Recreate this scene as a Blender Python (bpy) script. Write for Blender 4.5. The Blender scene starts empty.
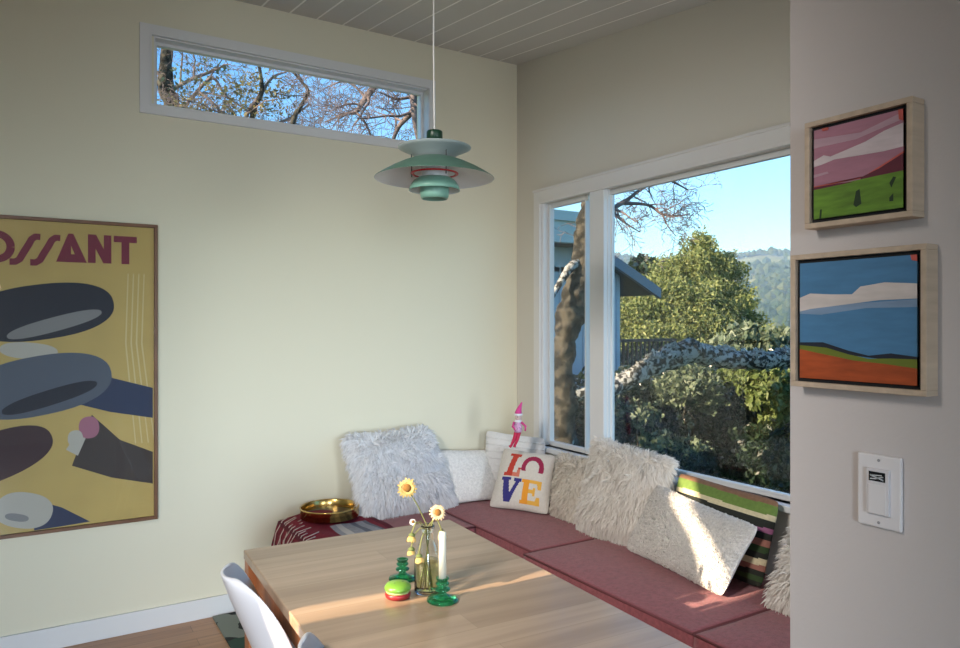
import bpy, math, random
import numpy as np
from mathutils import Vector, Matrix, noise as mnoise
PI = math.pi
SC = bpy.context.scene
COL = SC.collection
V = Vector

# ------------------------------------------------------------------ materials
MATS = {}
def mat(name, col, rough=0.6, metal=0.0, vary=0.0, vscale=8.0, bump=0.0, bscale=60.0, stretch=(1, 1, 1),
        spec=0.5, trans=0.0, ior=1.45, emit=None, sheen=0.0, translucent=0.0, col2=None):
    if name in MATS: return MATS[name]
    m = bpy.data.materials.new(name); m.use_nodes = True
    nt = m.node_tree; N = nt.nodes; L = nt.links
    b = N['Principled BSDF']
    b.inputs['Base Color'].default_value = (*col, 1)
    b.inputs['Roughness'].default_value = rough
    b.inputs['Metallic'].default_value = metal
    b.inputs['Specular IOR Level'].default_value = spec
    b.inputs['IOR'].default_value = ior
    b.inputs['Transmission Weight'].default_value = trans
    if sheen: b.inputs['Sheen Weight'].default_value = sheen
    tc = N.new('ShaderNodeTexCoord'); mp = N.new('ShaderNodeMapping')
    L.new(tc.outputs['Object'], mp.inputs['Vector'])
    mp.inputs['Scale'].default_value = stretch
    if vary > 0 or col2:
        n = N.new('ShaderNodeTexNoise'); n.inputs['Scale'].default_value = vscale
        n.inputs['Detail'].default_value = 5
        L.new(mp.outputs[0], n.inputs['Vector'])
        r = N.new('ShaderNodeValToRGB')
        hard = name in ('lichened_bark', 'oak_bark')
        r.color_ramp.elements[0].position = .46 if hard else .3; r.color_ramp.elements[1].position = .56 if hard else .7
        c2 = col2 if col2 else tuple(min(1, c * (1 + vary)) for c in col)
        c1 = col if col2 else tuple(c * (1 - vary) for c in col)
        r.color_ramp.elements[0].color = (*c1, 1); r.color_ramp.elements[1].color = (*c2, 1)
        L.new(n.outputs['Fac'], r.inputs[0]); L.new(r.outputs[0], b.inputs['Base Color'])
    if bump > 0:
        n2 = N.new('ShaderNodeTexNoise'); n2.inputs['Scale'].default_value = bscale; n2.inputs['Detail'].default_value = 3
        L.new(mp.outputs[0], n2.inputs['Vector'])
        bp = N.new('ShaderNodeBump'); bp.inputs['Strength'].default_value = bump; bp.inputs['Distance'].default_value = 0.01
        L.new(n2.outputs['Fac'], bp.inputs['Height']); L.new(bp.outputs[0], b.inputs['Normal'])
    if emit:
        b.inputs['Emission Color'].default_value = (*emit[:3], 1); b.inputs['Emission Strength'].default_value = emit[3]
    MATS[name] = m
    return m

def leaf_mat(name, cols, rough=0.55, spec=0.3):
    m = bpy.data.materials.new(name); m.use_nodes = True
    nt = m.node_tree; N = nt.nodes; L = nt.links
    b = N['Principled BSDF']; b.inputs['Roughness'].default_value = rough
    b.inputs['Specular IOR Level'].default_value = spec
    g = N.new('ShaderNodeNewGeometry'); r = N.new('ShaderNodeValToRGB')
    while len(r.color_ramp.elements) < len(cols): r.color_ramp.elements.new(0.5)
    for i, c in enumerate(cols):
        r.color_ramp.elements[i].position = i / max(1, len(cols) - 1); r.color_ramp.elements[i].color = (*c, 1)
    L.new(g.outputs['Random Per Island'], r.inputs[0]); L.new(r.outputs[0], b.inputs['Base Color'])
    t = N.new('ShaderNodeBsdfTranslucent'); L.new(r.outputs[0], t.inputs['Color'])
    mx = N.new('ShaderNodeMixShader'); mx.inputs[0].default_value = 0.3
    L.new(b.outputs[0], mx.inputs[1]); L.new(t.outputs[0], mx.inputs[2])
    L.new(mx.outputs[0], N['Material Output'].inputs['Surface'])
    MATS[name] = m
    return m

def wood_boards(name, c1, c2, bw, bh, rough=0.4, rot=0.0, mortar=0.002, grain=(1.5, 30, 30), dark=None, coat=0.0):
    m = bpy.data.materials.new(name); m.use_nodes = True
    nt = m.node_tree; N = nt.nodes; L = nt.links
    b = N['Principled BSDF']; b.inputs['Roughness'].default_value = rough
    b.inputs['Coat Weight'].default_value = coat; b.inputs['Coat Roughness'].default_value = 0.2
    tc = N.new('ShaderNodeTexCoord'); mp = N.new('ShaderNodeMapping'); mp.inputs['Rotation'].default_value = (0, 0, rot)
    L.new(tc.outputs['Object'], mp.inputs['Vector'])
    br = N.new('ShaderNodeTexBrick'); br.inputs['Scale'].default_value = 1
    br.inputs['Brick Width'].default_value = bw; br.inputs['Row Height'].default_value = bh
    br.inputs['Mortar Size'].default_value = mortar; br.inputs['Color1'].default_value = (*c1, 1); br.inputs['Color2'].default_value = (*c2, 1)
    br.inputs['Mortar'].default_value = (*(dark or tuple(c * .6 for c in c1)), 1); br.offset = 0.37
    L.new(mp.outputs[0], br.inputs['Vector'])
    mg = N.new('ShaderNodeMapping'); mg.inputs['Scale'].default_value = grain; L.new(mp.outputs[0], mg.inputs['Vector'])
    n = N.new('ShaderNodeTexNoise'); n.inputs['Scale'].default_value = 1.0; n.inputs['Detail'].default_value = 6
    L.new(mg.outputs[0], n.inputs['Vector'])
    r = N.new('ShaderNodeValToRGB'); r.color_ramp.elements[0].position = .3; r.color_ramp.elements[1].position = .75
    r.color_ramp.elements[0].color = (.78, .76, .74, 1); r.color_ramp.elements[1].color = (1.08, 1.08, 1.08, 1)
    L.new(n.outputs['Fac'], r.inputs[0])
    mx = N.new('ShaderNodeMix'); mx.data_type = 'RGBA'; mx.blend_type = 'MULTIPLY'; mx.inputs[0].default_value = 1
    L.new(br.outputs['Color'], mx.inputs[6]); L.new(r.outputs[0], mx.inputs[7]); L.new(mx.outputs[2], b.inputs['Base Color'])
    MATS[name] = m
    return m

def glass_sheet(name, refl=0.08, tint=(1, 1, 1)):
    m = bpy.data.materials.new(name); m.use_nodes = True
    nt = m.node_tree; N = nt.nodes; L = nt.links
    N.remove(N['Principled BSDF'])
    t = N.new('ShaderNodeBsdfTransparent'); t.inputs[0].default_value = (*tint, 1)
    g = N.new('ShaderNodeBsdfGlossy'); g.inputs['Roughness'].default_value = 0.02
    f = N.new('ShaderNodeLayerWeight'); f.inputs[0].default_value = .5
    pw = N.new('ShaderNodeMath'); pw.operation = 'POWER'; pw.inputs[1].default_value = 4
    L.new(f.outputs['Facing'], pw.inputs[0])
    a = N.new('ShaderNodeMath'); a.operation = 'MULTIPLY_ADD'; a.inputs[1].default_value = .7; a.inputs[2].default_value = refl * .35
    L.new(pw.outputs[0], a.inputs[0])
    mx = N.new('ShaderNodeMixShader'); L.new(a.outputs[0], mx.inputs[0])
    L.new(t.outputs[0], mx.inputs[1]); L.new(g.outputs[0], mx.inputs[2])
    L.new(mx.outputs[0], N['Material Output'].inputs['Surface'])
    MATS[name] = m
    return m

# ------------------------------------------------------------------ mesh builder
class MB:
    def __init__(s): s.v = []; s.f = []; s.m = []
    def add(s, vs, fs, mi=0):
        o = len(s.v); s.v.extend([tuple(p) for p in vs]); s.f.extend([tuple(i + o for i in f) for f in fs]); s.m.extend([mi] * len(fs)); return s
    def box(s, x0, x1, y0, y1, z0, z1, mi=0):
        x0, x1 = min(x0, x1), max(x0, x1); y0, y1 = min(y0, y1), max(y0, y1); z0, z1 = min(z0, z1), max(z0, z1)
        vs = [(x0, y0, z0), (x1, y0, z0), (x1, y1, z0), (x0, y1, z0), (x0, y0, z1), (x1, y0, z1), (x1, y1, z1), (x0, y1, z1)]
        return s.add(vs, [(0, 3, 2, 1), (4, 5, 6, 7), (0, 1, 5, 4), (1, 2, 6, 5), (2, 3, 7, 6), (3, 0, 4, 7)], mi)
    def lathe(s, c, prof, n=32, mi=0, axis=None, closed=False):
        c = V(c); rings = len(prof); vs = []
        R = V((0, 0, 1)).rotation_difference(V(axis)).to_matrix() if axis is not None else Matrix.Identity(3)
        for r, z in prof:
            for k in range(n):
                a = 2 * PI * k / n; vs.append(c + R @ V((r * math.cos(a), r * math.sin(a), z)))
        fs = []
        for i in range(rings - 1 if not closed else rings):
            j = (i + 1) % rings
            for k in range(n):
                l = (k + 1) % n; fs.append((i * n + k, i * n + l, j * n + l, j * n + k))
        return s.add(vs, fs, mi)
    def tube(s, pts, rad, n=8, mi=0, cap=True):
        pts = [V(p) for p in pts]; m = len(pts)
        if not hasattr(rad, '__len__'): rad = [rad] * m
        vs = []; ref = None
        for i, p in enumerate(pts):
            t = (pts[min(i + 1, m - 1)] - pts[max(i - 1, 0)])
            t = t.normalized() if t.length > 1e-9 else V((0, 0, 1))
            if ref is None: ref = V((0, 0, 1)) if abs(t.z) < .9 else V((1, 0, 0))
            a = t.cross(ref); 
            if a.length < 1e-6: a = t.orthogonal()
            a.normalize(); b = t.cross(a); ref = -b if False else ref
            for k in range(n):
                q = 2 * PI * k / n; vs.append(p + (a * math.cos(q) + b * math.sin(q)) * rad[i])
        fs = []
        for i in range(m - 1):
            for k in range(n):
                l = (k + 1) % n; fs.append((i * n + k, i * n + l, (i + 1) * n + l, (i + 1) * n + k))
        if cap: fs += [tuple(range(n))[::-1], tuple(range((m - 1) * n, m * n))]
        return s.add(vs, fs, mi)
    def prism(s, poly, fn, t0, t1, mi=0):
        n = len(poly); vs = [fn(a, b, t0) for a, b in poly] + [fn(a, b, t1) for a, b in poly]
        fs = [tuple(range(n))[::-1], tuple(range(n, 2 * n))] + [(i, (i + 1) % n, (i + 1) % n + n, i + n) for i in range(n)]
        return s.add(vs, fs, mi)
    def ell(s, c, r, n=16, mi=0):
        vs = [];rings = n // 2
        for i in range(rings + 1):
            th = PI * i / rings
            for k in range(n):
                a = 2 * PI * k / n
                vs.append((c[0] + r[0] * math.sin(th) * math.cos(a), c[1] + r[1] * math.sin(th) * math.sin(a), c[2] + r[2] * math.cos(th)))
        fs = [(i * n + k, (i + 1) * n + k, (i + 1) * n + (k + 1) % n, i * n + (k + 1) % n) for i in range(rings) for k in range(n)]
        return s.add(vs, fs, mi)
    def build(s, name, mats, parent=None, smooth=False, origin=None, local=False, bevel=0, solid=0, subd=0):
        me = bpy.data.meshes.new(name)
        o = bpy.data.objects.new(name, me); COL.objects.link(o)
        vs = np.array(s.v, dtype=float) if len(s.v) else np.zeros((0, 3))
        off = V((0, 0, 0))
        if parent is not None:
            o.parent = parent
            if not local: off = parent.get('_o', (0, 0, 0)); off = V(tuple(off))
        elif origin is not None:
            off = V(origin); o.location = off; o['_o'] = tuple(origin)
        if off.length > 0: vs = vs - np.array(off)
        me.from_pydata([tuple(p) for p in vs], [], s.f)
        if not isinstance(mats, (list, tuple)): mats = [mats]
        for q in mats: me.materials.append(q)
        if len(mats) > 1: me.polygons.foreach_set('material_index', s.m)
        if smooth:
            me.polygons.foreach_set('use_smooth', [True] * len(me.polygons))
        me.validate(); me.update()
        if bevel:
            md = o.modifiers.new('bevel', 'BEVEL'); md.width = bevel; md.segments = 2; md.limit_method = 'ANGLE'
            if smooth is None: pass
        if solid:
            md = o.modifiers.new('solid', 'SOLIDIFY'); md.thickness = solid; md.offset = 0
        if subd:
            md = o.modifiers.new('subd', 'SUBSURF'); md.levels = subd; md.render_levels = subd
        if parent is not None and parent.get('_o') is not None: o['_o'] = parent['_o']
        return o

def thing(name, label, cat, loc=(0, 0, 0), group=None, rz=0):
    o = bpy.data.objects.new(name, None); COL.objects.link(o); o.location = loc; o.rotation_euler = (0, 0, rz)
    o.empty_display_size = 0.05
    o['_o'] = tuple(loc); o['label'] = label; o['category'] = cat
    if group: o['group'] = group
    return o
def tag(o, label, cat, group=None, kind=None):
    o['label'] = label; o['category'] = cat
    if group: o['group'] = group
    if kind: o['kind'] = kind
    return o
def struct(o): o['kind'] = 'structure'; return o

# key planes of the room
XB, YA = 2.846, 4.123
def ceil_z(y): return 3.402 + 0.1216 * (y - 4.123)

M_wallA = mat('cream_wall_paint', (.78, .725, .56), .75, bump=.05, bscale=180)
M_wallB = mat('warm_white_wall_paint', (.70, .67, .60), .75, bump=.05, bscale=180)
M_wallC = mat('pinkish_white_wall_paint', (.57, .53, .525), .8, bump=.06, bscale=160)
M_trim = mat('white_trim_paint', (.76, .75, .74), .4)
M_frame = mat('white_window_paint', (.74, .76, .78), .35)
M_ext = mat('exterior_stucco', (.5, .48, .44), .9, vary=.1)
M_floor = wood_boards('floor_boards', (.38, .19, .095), (.50, .27, .14), 1.1, .09, rough=.35, grain=(2, 40, 40), mortar=.0015)

# ------------------------------------------------------------------ room shell
struct(MB().box(-1.95, XB + .02, -3.1, YA + .02, -.2, 0).build('floor', M_floor))
def wall_with_hole(name, fixed, axis, a0, a1, z0, zt, holes, thick, mats):
    """axis 'x': wall in plane X=fixed running along Y; 'y': plane Y=fixed running along X; zt(a) top height"""
    mb = MB(); cuts = sorted(set([a0, a1] + [h[0] for h in holes] + [h[1] for h in holes]))
    for i in range(len(cuts) - 1):
        p, q = cuts[i], cuts[i + 1]; mid = (p + q) / 2
        spans = [(z0, None)]
        for h in holes:
            if h[0] < mid < h[1]:
                spans = [(z0, h[2]), (h[3], None)]
        for lo, hi in spans:
            tp, tq = (zt(p), zt(q)) if hi is None else (hi, hi)
            vs = []
            for (a, t) in ((p, tp), (q, tq)):
                for d in (0, thick):
                    for z in (lo, t):
                        vs.append((fixed + d, a, z) if axis == 'x' else (a, fixed + d, z))
            mb.add(vs, [(0, 1, 3, 2), (4, 6, 7, 5), (0, 4, 5, 1), (2, 3, 7, 6), (0, 2, 6, 4), (1, 5, 7, 3)])
    return struct(mb.build(name, mats))
# clerestory opening and picture window opening
CX0, CX1, CZ0, CZ1 = .527, 2.15, 2.752, 3.115
WY0, WY1, WZ0, WZ1 = .95, 3.835, .80, 2.395
wall_with_hole('wall_back', YA, 'y', -1.95, XB + .16, -.2, lambda a: 3.62, [(CX0, CX1, CZ0, CZ1)], .16, M_wallA)
wall_with_hole('wall_right', XB, 'x', -3.1, YA, -.2, lambda a: ceil_z(a) + .1, [(WY0, WY1, WZ0, WZ1)], .085, M_wallB)
wall_with_hole('wall_left', -1.95, 'x', -3.1, YA, -.2, lambda a: ceil_z(a) + .1, [(1.7, 2.75, 1.45, 2.60)], .15, M_wallB)
wall_with_hole('wall_front', -3.25, 'y', -1.95, XB + .16, -.2, lambda a: ceil_z(-3.1) + .1, [(-1.85, -.5, .25, 2.25), (1.55, 2.75, .25, 2.25)], .15, M_wallB)
GAP = [(1.45, 2.11), (1.60, 2.11), (1.70, 2.105), (1.85, 2.07), (2.0, 2.035), (2.11, 2.03), (2.2, 2.07), (2.3, 2.17), (2.38, 2.29), (2.44, 2.38), (2.60, 2.52)]
m = MB(); HW = .062  # unseen infill added in the left opening to shape the sun patches
for (za, ya), (zb, yb) in zip(GAP, GAP[1:]):
    f_ = lambda a, b, t: (t, a, b)
    m.prism([(1.7, za), (ya - HW, za), (yb - HW, zb), (1.7, zb)], f_, -1.90, -1.88); m.prism([(ya + HW, za), (2.75, za), (2.75, zb), (yb + HW, zb)], f_, -1.90, -1.88)
struct(m.build('sun_gap_infill', M_wallB))
struct(MB().box(1.09, 1.21, -1.6, .763, 0, 3.1).build('wall_partition', M_wallC))

# ceiling: painted tongue-and-groove boards running towards the back wall
M_ceil = mat('ceiling_board_paint', (.62, .60, .575), .6)
M_seam = mat('ceiling_seam_paint', (.97, .95, .92), .5)
cb = MB()
def slab(x0, x1, dz0, dz1, mi):
    vs = []
    for y in (-3.25, YA + .16):
        for x in (x0, x1):
            for d in (dz0, dz1): vs.append((x, y, ceil_z(y) + d))
    cb.add(vs, [(0, 1, 3, 2), (4, 6, 7, 5), (0, 4, 5, 1), (2, 3, 7, 6), (0, 2, 6, 4), (1, 5, 7, 3)], mi)
x = -1.97
while x < XB + .16:
    slab(x + .006, x + .155, 0, .02, 0); slab(x - .006, x + .006, .001, .02, 1); x += .161
slab(-2.1, XB + .2, .02, .30, 0)
struct(cb.build('ceiling', [M_ceil, M_seam]))
# roof eave outside
rb = MB().box(-2.5, XB + .16, YA + .16, YA + .28, 3.40, 3.62)
struct(rb.build('trim_1', M_ext))

# baseboards
struct(MB().box(-1.79, 1.2, YA - .016, YA, 0, .108).build('baseboard_back', M_trim, bevel=.003))
struct(MB().box(1.074, 1.09, -1.6, .763, 0, .11).build('baseboard_partition', M_trim, bevel=.003))

# ------------------------------------------------------------------ windows
M_glass = glass_sheet('window_glass', .085)
# clerestory
def ring(mb, fn, a0, a1, b0, b1, w, t0, t1, mi=0):
    for (p0, p1, q0, q1) in ((a0, a1, b1 - w, b1), (a0, a1, b0, b0 + w), (a0, a0 + w, b0 + w, b1 - w), (a1 - w, a1, b0 + w, b1 - w)):
        mb.prism([(p0, q0), (p1, q0), (p1, q1), (p0, q1)], fn, t0, t1, mi)
fy = lambda a, b, t: (a, t, b)
fx = lambda a, b, t: (t, a, b)
w1 = struct(MB().prism([(CX0 + .02, CZ0 + .01), (CX1 - .02, CZ0 + .01), (CX1 - .02, CZ1 - .01), (CX0 + .02, CZ1 - .01)], fy, YA + .075, YA + .079).build('window_1', M_glass))
m = MB(); ring(m, fy, CX0 - .07, CX1 + .045, CZ0 - .05, CZ1 + .055, .05, YA - .018, YA)
ring(m, fy, CX0 - .022, CX1 + .006, CZ0 - .006, CZ1 + .008, .008, YA - .024, YA)
m.build('window_casing', M_trim, w1)
m = MB(); ring(m, fy, CX0, CX1, CZ0, CZ1, .006, YA, YA + .13); ring(m, fy, CX0 + .004, CX1 - .004, CZ0 + .004, CZ1 - .004, .018, YA + .06, YA + .09)
m.build('window_frame', M_trim, w1)
# picture window (narrow light + wide light)
XG = 2.91
YL0, YL1 = (2.910, 3.433, 1.749)[1], (2.910, 3.792, 1.759)[1]
YR1 = (2.910, 3.220, 1.742)[1]
w2 = struct(MB().prism([(YL0 - .01, WZ0 + .02), (YL1 + .01, WZ0 + .02), (YL1 + .01, WZ1 - .02), (YL0 - .01, WZ1 - .02)], fx, XG, XG + .004).build('window_2', M_glass))
w3 = struct(MB().prism([(WY0 + .03, WZ0 + .02), (YR1 + .01, WZ0 + .02), (YR1 + .01, WZ1 - .02), (WY0 + .03, WZ1 - .02)], fx, XG, XG + .004).build('window_3', M_glass))
def sash(y0, y1, par):
    m = MB()
    for z0, z1 in ((WZ0, WZ0 + .028), (WZ1 - .03, WZ1)): m.box(XG - .025, XG + .008, y0 - .02, y1 + .02, z0, z1)
    for a, b in ((y0 - .03 * (y0 < 3), y0 - .0005), (y1, y1 + .03)): m.box(XG - .03, XG + .006, a, b, WZ0, WZ1)
    m.build('window_sash', M_frame, par, bevel=.003)
    m = MB(); ring(m, fx, y0 - .006, y1 + .006, WZ0 + .022, WZ1 - .024, .008, XG - .032, XG - .004)
    m.build('glazing_bead', M_frame, par)
sash(YL0, YL1, w2); sash(WY0 + .04, YR1, w3)
# jamb, post, casing and sill
m = MB().box(XB - .004, XB + .075, YL1 + .03, WY1, WZ0, WZ1).box(XB - .002, XB + .04, YL1 + .022, YL1 + .045, WZ0, WZ1)
PA, PB = (2.834, 3.209, 1.741)[1], (2.834, 3.339, 1.745)[1]
PA = 3.212
m.box(XB - .012, XB + .075, PA, PB, WZ0, WZ1).box(XB + .016, XB + .030, PA - .004, PA + .01, WZ0, WZ1).box(XB + .044, XB + .058, PA - .007, PA + .01, WZ0, WZ1)
struct(m.build('trim_2', M_frame, bevel=.003))
m = MB().box(XB - .02, XB, WY1, WY1 + .065, WZ0 - .04, WZ1 + .095).box(XB - .02, XB, WY0 - .07, WY1, WZ1, WZ1 + .09)
m.box(XB - .026, XB, WY0, WY1 + .07, WZ1 + .08, WZ1 + .095).box(XB - .028, XB, WY0, WY1, WZ1 - .004, WZ1 + .012)
m.box(XB - .02, XB, WY0 - .07, WY0, WZ0 - .04, WZ1)
struct(m.build('trim_3', M_trim, bevel=.002))
struct(MB().box(XB - .045, XB + .15, WY0 - .08, WY1 + .06, WZ0 - .03, WZ0).build('trim_4', M_frame, bevel=.004))

# ------------------------------------------------------------------ window seat
M_seat = mat('dusty_rose_upholstery', (.27, .072, .085), .85, vary=.18, vscale=55, bump=.4, bscale=300, sheen=.15)
M_pipe = mat('dark_rose_piping', (.13, .035, .04), .8)
M_bench = mat('white_bench_paint', (.66, .64, .62), .5)
m = MB().box(1.22, XB, 3.51, YA, 0, .345).box(2.10, XB, .80, 3.51, 0, .345)
bench = m.build('window_seat_base', M_bench, origin=(2.1, 3.5, 0), bevel=.004)
tag(bench, 'white built-in L-shaped bench base under the rose seat cushions', 'bench')
def cushion(x0, x1, y0, y1, z0, z1, label, org):
    t = thing('seat_cushion', label, 'cushion', org, 'rose seat cushions on the window bench')
    mb = MB(); nx, ny = 22, 22; R = .022
    def pt(u, v, top):
        xx = x0 + (x1 - x0) * u; yy = y0 + (y1 - y0) * v
        e = min(u, 1 - u) * (x1 - x0), min(v, 1 - v) * (y1 - y0)
        crown = .012 * (1 - (2 * u - 1) ** 4) * (1 - (2 * v - 1) ** 4)
        z = z1 - .006 + crown + .002 * mnoise.noise(V((xx * 5, yy * 5, 0)))
        return (xx, yy, z)
    us = [0] + [.02 + .96 * i / (nx - 2) for i in range(nx - 1)] + [1]
    n = len(us); vs = [pt(a, b, 1) for b in us for a in us]
    fs = [(j * n + i, j * n + i + 1, (j + 1) * n + i + 1, (j + 1) * n + i) for j in range(n - 1) for i in range(n - 1)]
    o = len(vs)
    rim = [i for i in range(n)] + [j * n + n - 1 for j in range(1, n)] + [(n - 1) * n + i for i in range(n - 2, -1, -1)] + [j * n for j in range(n - 2, 0, -1)]
    k = len(rim); cxm, cym = (x0 + x1) / 2, (y0 + y1) / 2
    for lv, (ex, z) in enumerate(((.004, z1 - .02), (.006, (z0 + z1) / 2), (.004, z0 + .01), (-.006, z0))):
        for i in rim:
            p = vs[i]; vs.append((p[0] + (ex if p[0] > cxm else -ex) * (abs(p[0] - cxm) > (x1 - x0) * .49), p[1] + (ex if p[1] > cym else -ex) * (abs(p[1] - cym) > (y1 - y0) * .49), z))
    prev = rim
    for lv in range(4):
        cur = [o + lv * k + i for i in range(k)]
        fs += [(prev[(i + 1) % k], prev[i], cur[i], cur[(i + 1) % k]) for i in range(k)]; prev = cur
    fs.append(tuple(prev))
    mb.add(vs, fs); mb.build('cushion_body', M_seat, t, smooth=True)
    for z in (z1 - .009, z0 + .008):
        q = MB(); e = .004
        q.tube([(x0 - e, y0 - e, z), (x1 + e, y0 - e, z), (x1 + e, y1 + e, z), (x0 - e, y1 + e, z), (x0 - e, y0 - e, z)], .005, 6)
        q.build('piping', M_pipe, t, smooth=True)
ZS0, ZS1 = .348, .462
cushion(1.215, 2.108, 3.478, 4.10, ZS0, ZS1, 'rose seat cushion along the poster wall, under the red throw', (1.66, 3.79, ZS0))
cushion(2.123, 2.83, 2.945, 4.10, ZS0, ZS1, 'rose corner seat cushion carrying the pillow lettered LOVE', (2.47, 3.52, ZS0))
cushion(2.068, 2.83, 1.855, 2.928, ZS0, ZS1, 'rose window seat cushion lit by a small sun patch beside the pale boucle pillow', (2.45, 2.39, ZS0))
cushion(2.068, 2.83, .82, 1.838, ZS0, ZS1, 'rose seat cushion nearest the partition wall, cut off by the picture wall', (2.45, 1.33, ZS0))

# ------------------------------------------------------------------ pillows
def bil(c, u, v):
    a = (u + 1) / 2; b = (v + 1) / 2
    return c[0].lerp(c[1], a).lerp(c[3].lerp(c[2], a), b)
def pillow_fn(c, T, pinch=.06, seed=0):
    c = [V(p) for p in c]
    n = (c[1] - c[0]).cross(c[3] - c[0]).normalized()
    def fn(u, v, side):
        k = 1 - pinch * (1 - abs(v) ** 2) * abs(u) ** 3 * 1.0
        l = 1 - pinch * (1 - abs(u) ** 2) * abs(v) ** 3 * 1.0
        cr_ = 1 - .055 * (abs(u) ** 7) * (abs(v) ** 7)
        p = bil(c, u * k * cr_, v * l * cr_)
        h = T * (max(0, 1 - abs(u) ** 2.6) ** .6) * (max(0, 1 - abs(v) ** 2.6) ** .6)
        h *= 1 + .10 * mnoise.noise(V((u * 1.7 + seed, v * 1.7, seed * 3.1)))
        return p + n * (h * side)
    return fn, n
def pillow_mesh(c, T, N=40, pinch=.06, seed=0, mfun=None):
    fn, n = pillow_fn(c, T, pinch, seed); mb = MB()
    g = [math.sin(PI / 2 * (2 * i / N - 1)) * .35 + (2 * i / N - 1) * .65 for i in range(N + 1)]
    for side in (1, -1):
        vs = [fn(a, b, side) for b in g for a in g]
        for j in range(N):
            for i in range(N):
                q = (j * (N + 1) + i, j * (N + 1) + i + 1, (j + 1) * (N + 1) + i + 1, (j + 1) * (N + 1) + i)
                if side < 0: q = q[::-1]
                if i == 0 and j == 0: o = len(mb.v); mb.v.extend([tuple(p) for p in vs])
                mb.f.append(tuple(k + o for k in q))
                mb.m.append(mfun((g[i] + g[i + 1]) / 2, (g[j] + g[j + 1]) / 2, side) if mfun else 0)
    return mb, fn, n
def fur(fn, n, count, L, w, seed, down=.7, out=.5, both=True):
    rnd = random.Random(seed); mb = MB()
    for k in range(count):
        side = 1 if (rnd.random() < .78 or not both) else -1
        u, v = rnd.uniform(-1, 1), rnd.uniform(-1, 1)
        if rnd.random() < .22:
            if rnd.random() < .5: u = math.copysign(rnd.uniform(.93, 1), u)
            else: v = math.copysign(rnd.uniform(.93, 1), v)
        p = fn(u, v, side)
        e = .003
        pu = fn(min(1, u + .03), v, side) - fn(max(-1, u - .03), v, side); pv = fn(u, min(1, v + .03), side) - fn(u, max(-1, v - .03), side)
        nn = pu.cross(pv) * side
        nn = nn.normalized() if nn.length > 1e-9 else n * side
        pu = pu.normalized(); pv = pv.normalized()
        cl = mnoise.noise_vector(V((u * 5 + seed, v * 5, side))) 
        edge = (pu * (u * abs(u) ** 3) + pv * (v * abs(v) ** 3)) * .8
        d = nn * out + V((0, 0, -1)) * down * (.6 if v > .85 else 1) + cl * .75 + edge + V((rnd.gauss(0, .2), rnd.gauss(0, .2), rnd.gauss(0, .2)))
        if d.dot(nn) < .12: d += nn * (.12 - d.dot(nn))
        d.normalize(); l = L * rnd.uniform(.55, 1.15)
        sd = d.cross(nn); sd = sd.normalized() * w * rnd.uniform(.6, 1.3) if sd.length > 1e-6 else pu * w
        q = p + d * l * .5 + nn * l * .05; r = p + d * l * .95 + V((0, 0, -l * .22))
        if side > 0 and (r - p).dot(nn) < .002: r += nn * .004
        mb.add([p - sd * .6, p + sd * .6, q + sd, q - sd, r], [(0, 1, 2, 3), (3, 2, 4)])
    return mb
M_furW = leaf_mat('white_fur', [(.70, .69, .70), (.96, .96, .97), (.80, .79, .80), (.93, .93, .94)], .8, .2)
M_furC = leaf_mat('cream_fur', [(.66, .62, .57), (.94, .92, .89), (.78, .74, .69), (.92, .90, .86)], .8, .2)
M_baseW = mat('white_pillow_hide', (.72, .71, .71), .9)
M_baseC = mat('cream_pillow_hide', (.74, .70, .64), .9)
M_boucle = mat('boucle_white', (.82, .80, .77), .95, vary=.10, vscale=70, bump=.9, bscale=120)
M_sherpa = mat('sherpa_pale', (.76, .74, .71), .95, vary=.12, vscale=110, bump=1.0, bscale=150)
M_linen = mat('linen_natural', (.66, .62, .56), .9, vary=.05, vscale=90, bump=.3, bscale=300)
def base_of(c): 
    p = (V(c[0]) + V(c[1])) / 2; return tuple(round(q, 3) for q in p)
def fluffy(c, T, label, mb_m, mf_m, cnt, L, seed, w=.0035, down=.7):
    t = thing('fluffy_pillow', label, 'pillow', base_of(c))
    mb, fn, n = pillow_mesh(c, T, 30, .04, seed); mb.build('pillow_cover', mb_m, t, smooth=True)
    f = fur(fn, n, cnt, L, w, seed, down).build('fur', mf_m, t); f['kind'] = 'stuff'
    return t
PC = {
 1: [(1.60, 3.86, .485), (2.235, 3.90, .485), (2.10, 4.04, .945), (1.555, 4.04, .925)],
 5: [(2.60, 3.40, .475), (2.62, 3.12, .475), (2.76, 3.22, .79), (2.745, 3.50, .80)],
 6: [(2.54, 3.10, .485), (2.60, 2.56, .485), (2.75, 2.60, .905), (2.735, 3.16, .945)],
 9: [(2.52, 1.86, .48), (2.50, 1.42, .48), (2.72, 1.46, .80), (2.74, 1.90, .74)],
}
fluffy(PC[1], .085, 'large white fluffy pillow leaning on the poster wall beside the brass tray', M_baseW, M_furW, 9500, .062, 1, .0036, .55)
fluffy(PC[5], .06, 'small cream fluffy pillow between the LOVE pillow and the large shaggy one', M_baseC, leaf_mat('beige_fur', [(.60, .54, .46), (.90, .86, .79), (.74, .68, .60)], .8, .2), 5000, .05, 5, .003)
fluffy(PC[6], .075, 'large cream shaggy pillow standing against the window post', M_baseC, M_furC, 11000, .06, 6, .0032, .85)
fluffy(PC[9], .075, 'cream fluffy pillow half hidden behind the picture wall edge', M_baseC, M_furC, 6500, .06, 9, .0034)

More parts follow.
